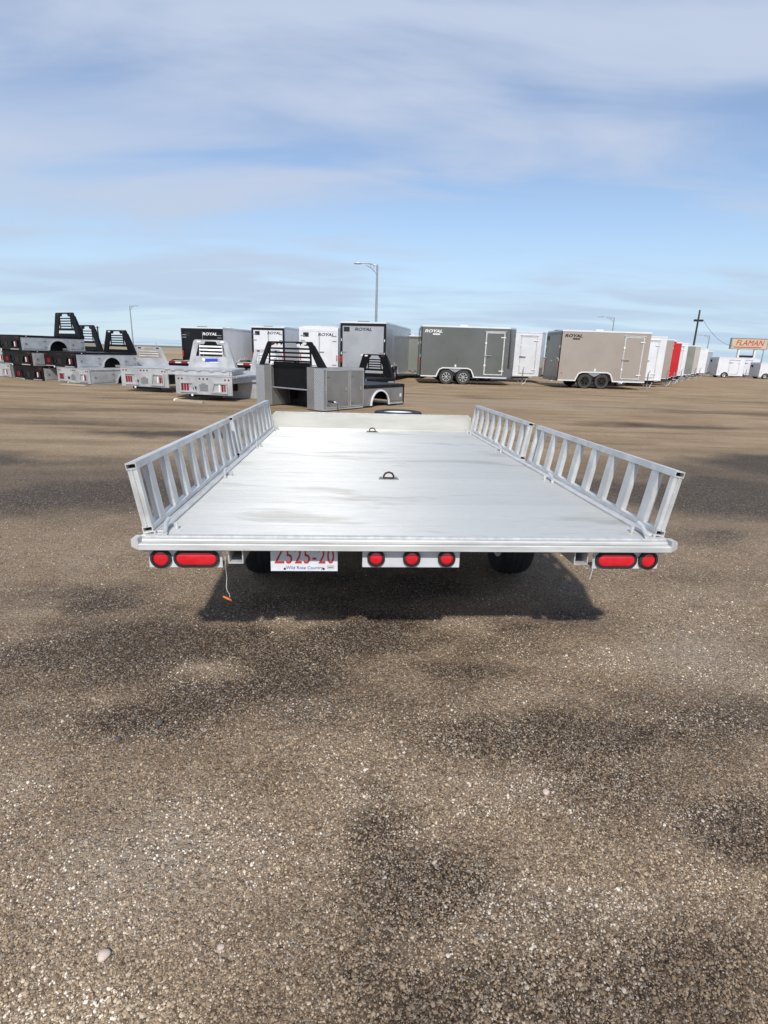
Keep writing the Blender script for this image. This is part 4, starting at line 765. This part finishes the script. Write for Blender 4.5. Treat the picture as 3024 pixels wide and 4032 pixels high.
for lb, xf, yc, H_, mt, sdr in rowm:
    L_c = 3.9; cargo(lb, (xf-L_c-.25, yc, 0), 90, L=L_c, Wc=2.1, H=H_, mat=mt, nose=.25, sidedoor=sdr, wheels=True, spokes=0, vent=False, axles=1)
for lb, x0_, x1_, y, H_, hd in (('small white cargo trailer broadside in front of the roadside sign', 32.6, 35.2, 57.0, 1.95, 90), ('small white cargo trailer between the sign posts, behind a broadside one', 36.8, 38.9, 61.0, 2.0, 90), ('low white cargo trailer under the dark board of the sign', 39.3, 41.2, 64.0, 1.9, 90), ('low white cargo trailer at the far outer end of the row', 36.5, 38.6, 56.5, 1.55, 90), ('tiny white cargo trailer standing at the very end of the row', 39.5, 41.8, 57.5, 1.5, 90)):
    cargo(lb, (x0_, y, 0), hd, L=x1_-x0_, Wc=1.6, H=H_, mat=M_WHITE, nose=.2, sidedoor=((x1_-x0_)*.42, (x1_-x0_)*.80) if H_ > 1.8 else None, axles=1, wheels=True, spokes=0, vent=False, wy=(x1_-x0_)*.3, low=True)
# rear views
cargo('white-sided cargo trailer with black rear doors behind the flatbed', (-10.15, 31.0, 0), 12, L=6.0, Wc=2.45, H=2.50, mat=M_WHITE, doors='double', dmat=M_BLKP, frame=M_BLKP, rearletter='ROYAL', lmat=M_LENSW, spokes=0)
cargo('white cargo trailer with black-framed double rear doors', (-6.99, 33.0, 0), 12, L=5.0, Wc=2.0, H=2.70, mat=M_WHITE, doors='double', frame=M_BLKP, rearletter='ROYAL', lmat=M_DARK, spokes=0)
cargo('white cargo trailer with white-framed double doors and rounded roof', (-3.70, 30.0, 0), 6, L=4.6, Wc=2.05, H=2.62, mat=M_WHITE, doors='double', frame=M_WHITE, rearletter='ROYAL', lmat=M_DARK, roundtop=True, spokes=0)
cargo('tall silver cargo trailer with a black-framed silver ramp door', (-1.28, 28.0, 0), 12, L=7.0, Wc=2.28, H=2.87, mat=M_SILV, doors='ramp', dmat=M_SILV, frame=M_BLKP, rearletter='ROYAL', lmat=M_DARK, wy=2.3, spokes=6)
cargo('dark grey cargo trailer tucked behind the silver and charcoal trailers', (1.0, 34.2, 0), 10, L=5.0, Wc=2.2, H=2.50, mat=M_GREYT, doors='ramp', dmat=M_GREEN, frame=M_GREYT, spokes=0)

# low black flatbed with red and white tape
tf = thing('flatbed_trailer', 'low black flatbed trailer with red and white reflective tape along its edge', 'trailer', (-11.6, 27.3, 0), 0)
b = MB(); b.box(0, 6.2, 0, 2.3, .70, .78, .006); b.build('deck', M_TIMBER, tf)
b = MB(); b.box(.02, 6.18, -.03, -.0005, .60, .785, .004); b.build('side_beam', M_BLACK, tf); b = MB(); b.box(.1, 6.1, .5, .62, .50, .699); b.box(.1, 6.1, 1.7, 1.82, .50, .699); b.build('chassis', M_BLACK, tf)
for k in range(20):
    b = MB(); b.box(.10+k*.30, .10+k*.30+.285, -.034, -.0305, .69, .76); b.build('reflector_strip', M_TAPER if k % 2 else M_TAPEW, tf)
for x in (2.4, 3.2): 
    for y_ in (.35, 1.95):
        wv = wheel(tf, (x, y_, .36), .36, .22, M_RIMW, 0, face=1, tread=False); wv.rotation_euler = (0, 0, R(-90) if y_ < 1 else R(90))
b = MB(); b.cyl((2.4, .45, .36), (2.4, 1.85, .36), .04, 8); b.cyl((3.2, .45, .36), (3.2, 1.85, .36), .04, 8); b.box(2.0, 3.6, .5, .62, .34, .4995); b.box(2.0, 3.6, 1.7, 1.82, .34, .4995); b.build('axle', M_DARK, tf)
b = MB(); b.tube([(1.0, .3, .80), (1.2, .3, .85), (1.5, .35, .83), (1.8, .3, .87), (2.0, .3, .80)], .03, 6); b.build('strap', M_BLACK, tf)

# ------------------------------------------------------------------ poles, sign, wire
def street_lamp(label, x, y, H, arm, s, r=.09):
    t = thing('street_lamp', label, 'street lamp', (x, y, 0), 0, 'street lamps along the road')
    b = MB(); b.cyl((0, 0, 0), (0, 0, H), r*1.25, 10, r*.75); b.build('pole', M_GALV, t)
    b = MB(); ps = [(0, 0, H-.12), (s*arm*.18, 0, H-.02), (s*arm*.4, 0, H+.06), (s*arm*.7, 0, H+.09), (s*arm*.95, 0, H+.08)]; b.tube(ps, r*.42, 6)
    b.tube([(0, 0, H-.95), (s*arm*.14, 0, H-.62), (s*arm*.32, 0, H-.32), (s*arm*.62, 0, H-.06)], r*.32, 6)
    for q in (.2, .38): b.cyl((s*arm*q, 0, H+.0), (s*arm*q*.92, 0, H-.40+q*.45), r*.25, 6)
    b.build('arm', M_GALV, t)
    b = MB(); b.box(*sorted((s*arm*.90, s*arm*1.28)), -.16, .16, H+.0, H+.16, .05, seg=2); b.build('lamp_head', M_GALV, t)
street_lamp('tall grey street lamp rising behind the silver cargo trailer', -1.35, 57, 9.5, 1.75, -1, .12)
street_lamp('grey street lamp with its arm towards the black-doored cargo trailer', -58.4, 130, 9.7, 1.5, 1, .13)
street_lamp('grey street lamp rising behind the tan cargo trailer', 46.4, 120, 9.65, 2.6, -1, .12)
street_lamp('grey street lamp next to the tarred timber pole', 105.6, 190, 9.7, 3.2, -1, .16)
street_lamp('grey street lamp far off beyond the roadside sign', 178, 272, 8.0, 5, -1, .25)
street_lamp('grey street lamp showing only its arm above the round-roofed trailer', -16.4, 190, 9.75, 2.2, -1, .16)
tp = thing('utility_pole', 'tarred timber pole with floodlights behind the row of trailers', 'utility pole', (60.0, 113, 0))
b = MB(); b.cyl((0, 0, 0), (0, 0, 11), .22, 10, .15); b.build('pole', M_POLE, tp)
for s in (-1, 1):
    b = MB(); b.box(*sorted((s*.22, s*.85)), -.40, .1, 8.90, 9.28, .06); b.build('floodlight', M_DARK, tp)
b = MB(); b.box(-.7, .7, .2, .28, 9.16, 9.27); b.build('cross_arm', M_POLE, tp)
tp = thing('utility_pole', 'distant thin timber pole between the stacked truck beds', 'utility pole', (-109.5, 215, 0)); b = MB(); b.cyl((0, 0, 0), (0, 0, 7.6), .3, 8, .24); b.build('pole', M_POLE, tp); b = MB(); b.box(-.9, .9, -.4, -.25, 7.0, 7.2); b.build('cross_arm', M_POLE, tp)
b = MB(); p0, p1 = Vector((60.9, 113, 9.3)), Vector((72.0, 119.6, 4.7)); b.tube([p0.lerp(p1, k/12)-Vector((0, 0, 1.1*4*(k/12)*(1-k/12))) for k in range(13)], .03, 5); tag(b.build('overhead_cable', M_DARK), 'thin sagging cable from the timber pole to the roadside sign', 'cable')
ts = thing('roadside_sign', 'cream roadside sign reading FLAMAN in red on two white posts', 'sign', (75.3, 120, 0))
b = MB(); b.box(-3.75, 3.75, 0, .5, 4.28, 6.30, .05); sb = b.build('sign_board', M_SIGNB, ts); b = MB(); b.ringprism([(-3.85, 4.18), (3.85, 4.18), (3.85, 6.40), (-3.85, 6.40)], [(-3.72, 4.31), (3.72, 4.31), (3.72, 6.27), (-3.72, 6.27)], 'y', -.06, .55); b.build('sign_frame', M_GALV, sb)
text('FLAMAN', 1.55, M_SIGNR, sb, rearface((.0, -.02, 5.42)), shear=.25, bold=0.0, ext=.02, fit=5.9); b = MB(); b.box(-3.1, 2.6, -.045, -.005, 4.52, 4.66); b.build('underline', M_SIGNR, sb)
for x in (-1.85, 1.55): b = MB(); b.box(x-.2, x+.2, .05, .45, 0, 4.279); b.build('post', M_WHITE, ts)
b = MB(); b.box(-1.649, 1.349, .1, .35, 2.1, 2.95, .02); b.build('lower_board', M_DARK, ts)
# wire fence across the far field
fe = thing('wire_fence', 'thin wire fence along the dry field behind the stacked beds', 'fence', (-70, 110, 0))
for k in range(14): b = MB(); b.cyl((k*5, 0, 0), (k*5, 0, 1.9), .05, 6); b.build('post', M_GALV, fe)
for z in (.9, 1.85): b = MB(); b.cyl((0, 0, z), (65, 0, z), .02, 5); b.build('rail', M_GALV, fe)

# ------------------------------------------------------------------ loose things on the ground
def timber(label, x, y, rz, l, w_, h_): b = MB(); b.box(-l/2, l/2, -w_/2, w_/2, 0, h_, .006); tag(b.build('timber', M_TIMBER, None, (x, y, 0), (0, 0, rz)), label, 'timber')
timber('short pale timber on the gravel before the blue-stickered bed', -5.45, 15.25, R(-22), .95, .09, .07)
timber('flat grey board on the gravel before the two-bed stack', -11.4, 20.3, R(-14), 1.1, .2, .035)
def stone(label, x, y, r, mat, sd):
    b = MB(); bmesh.ops.create_icosphere(b.bm, subdivisions=3, radius=1); rn = random.Random(sd); ph = [rn.uniform(0, 6) for _ in range(6)]
    for v in b.bm.verts:
        c = v.co.copy(); k = 1+.12*math.sin(c.x*2.3+ph[0])+.10*math.sin(c.y*3.1+ph[1])+.09*math.sin(c.z*2.7+c.x*2+ph[2]); v.co = Vector((c.x*k*r*1.15, c.y*k*r*.9, c.z*k*r*.6))
    z = min(v.co.z for v in b.bm.verts); tag(b.build('stone', mat, None, (x, y, -z-.25*r), (0, 0, sd), 60), label, 'stone')
stone('largest pale pinkish stone lying loose in open gravel', -.68, 1.01, .015, M_STONE, 3)
stone('large dark stone lying on gravel next to a smaller dark one', -.90, 1.91, .017, M_STONED, 5)
stone('smaller dark stone on gravel beside the large dark one', -1.02, 1.80, .013, M_STONED, 11)
stone('small pale stone lying near the largest pale pinkish stone', -.39, 1.04, .009, M_STONE, 8)
stone('flat pale stone on the damp gravel behind the trailer', .61, 1.60, .012, M_STONE, 13)
stone('white fist-sized stone at the end of the short pale timber', -5.95, 15.6, .07, M_LENSW, 21)
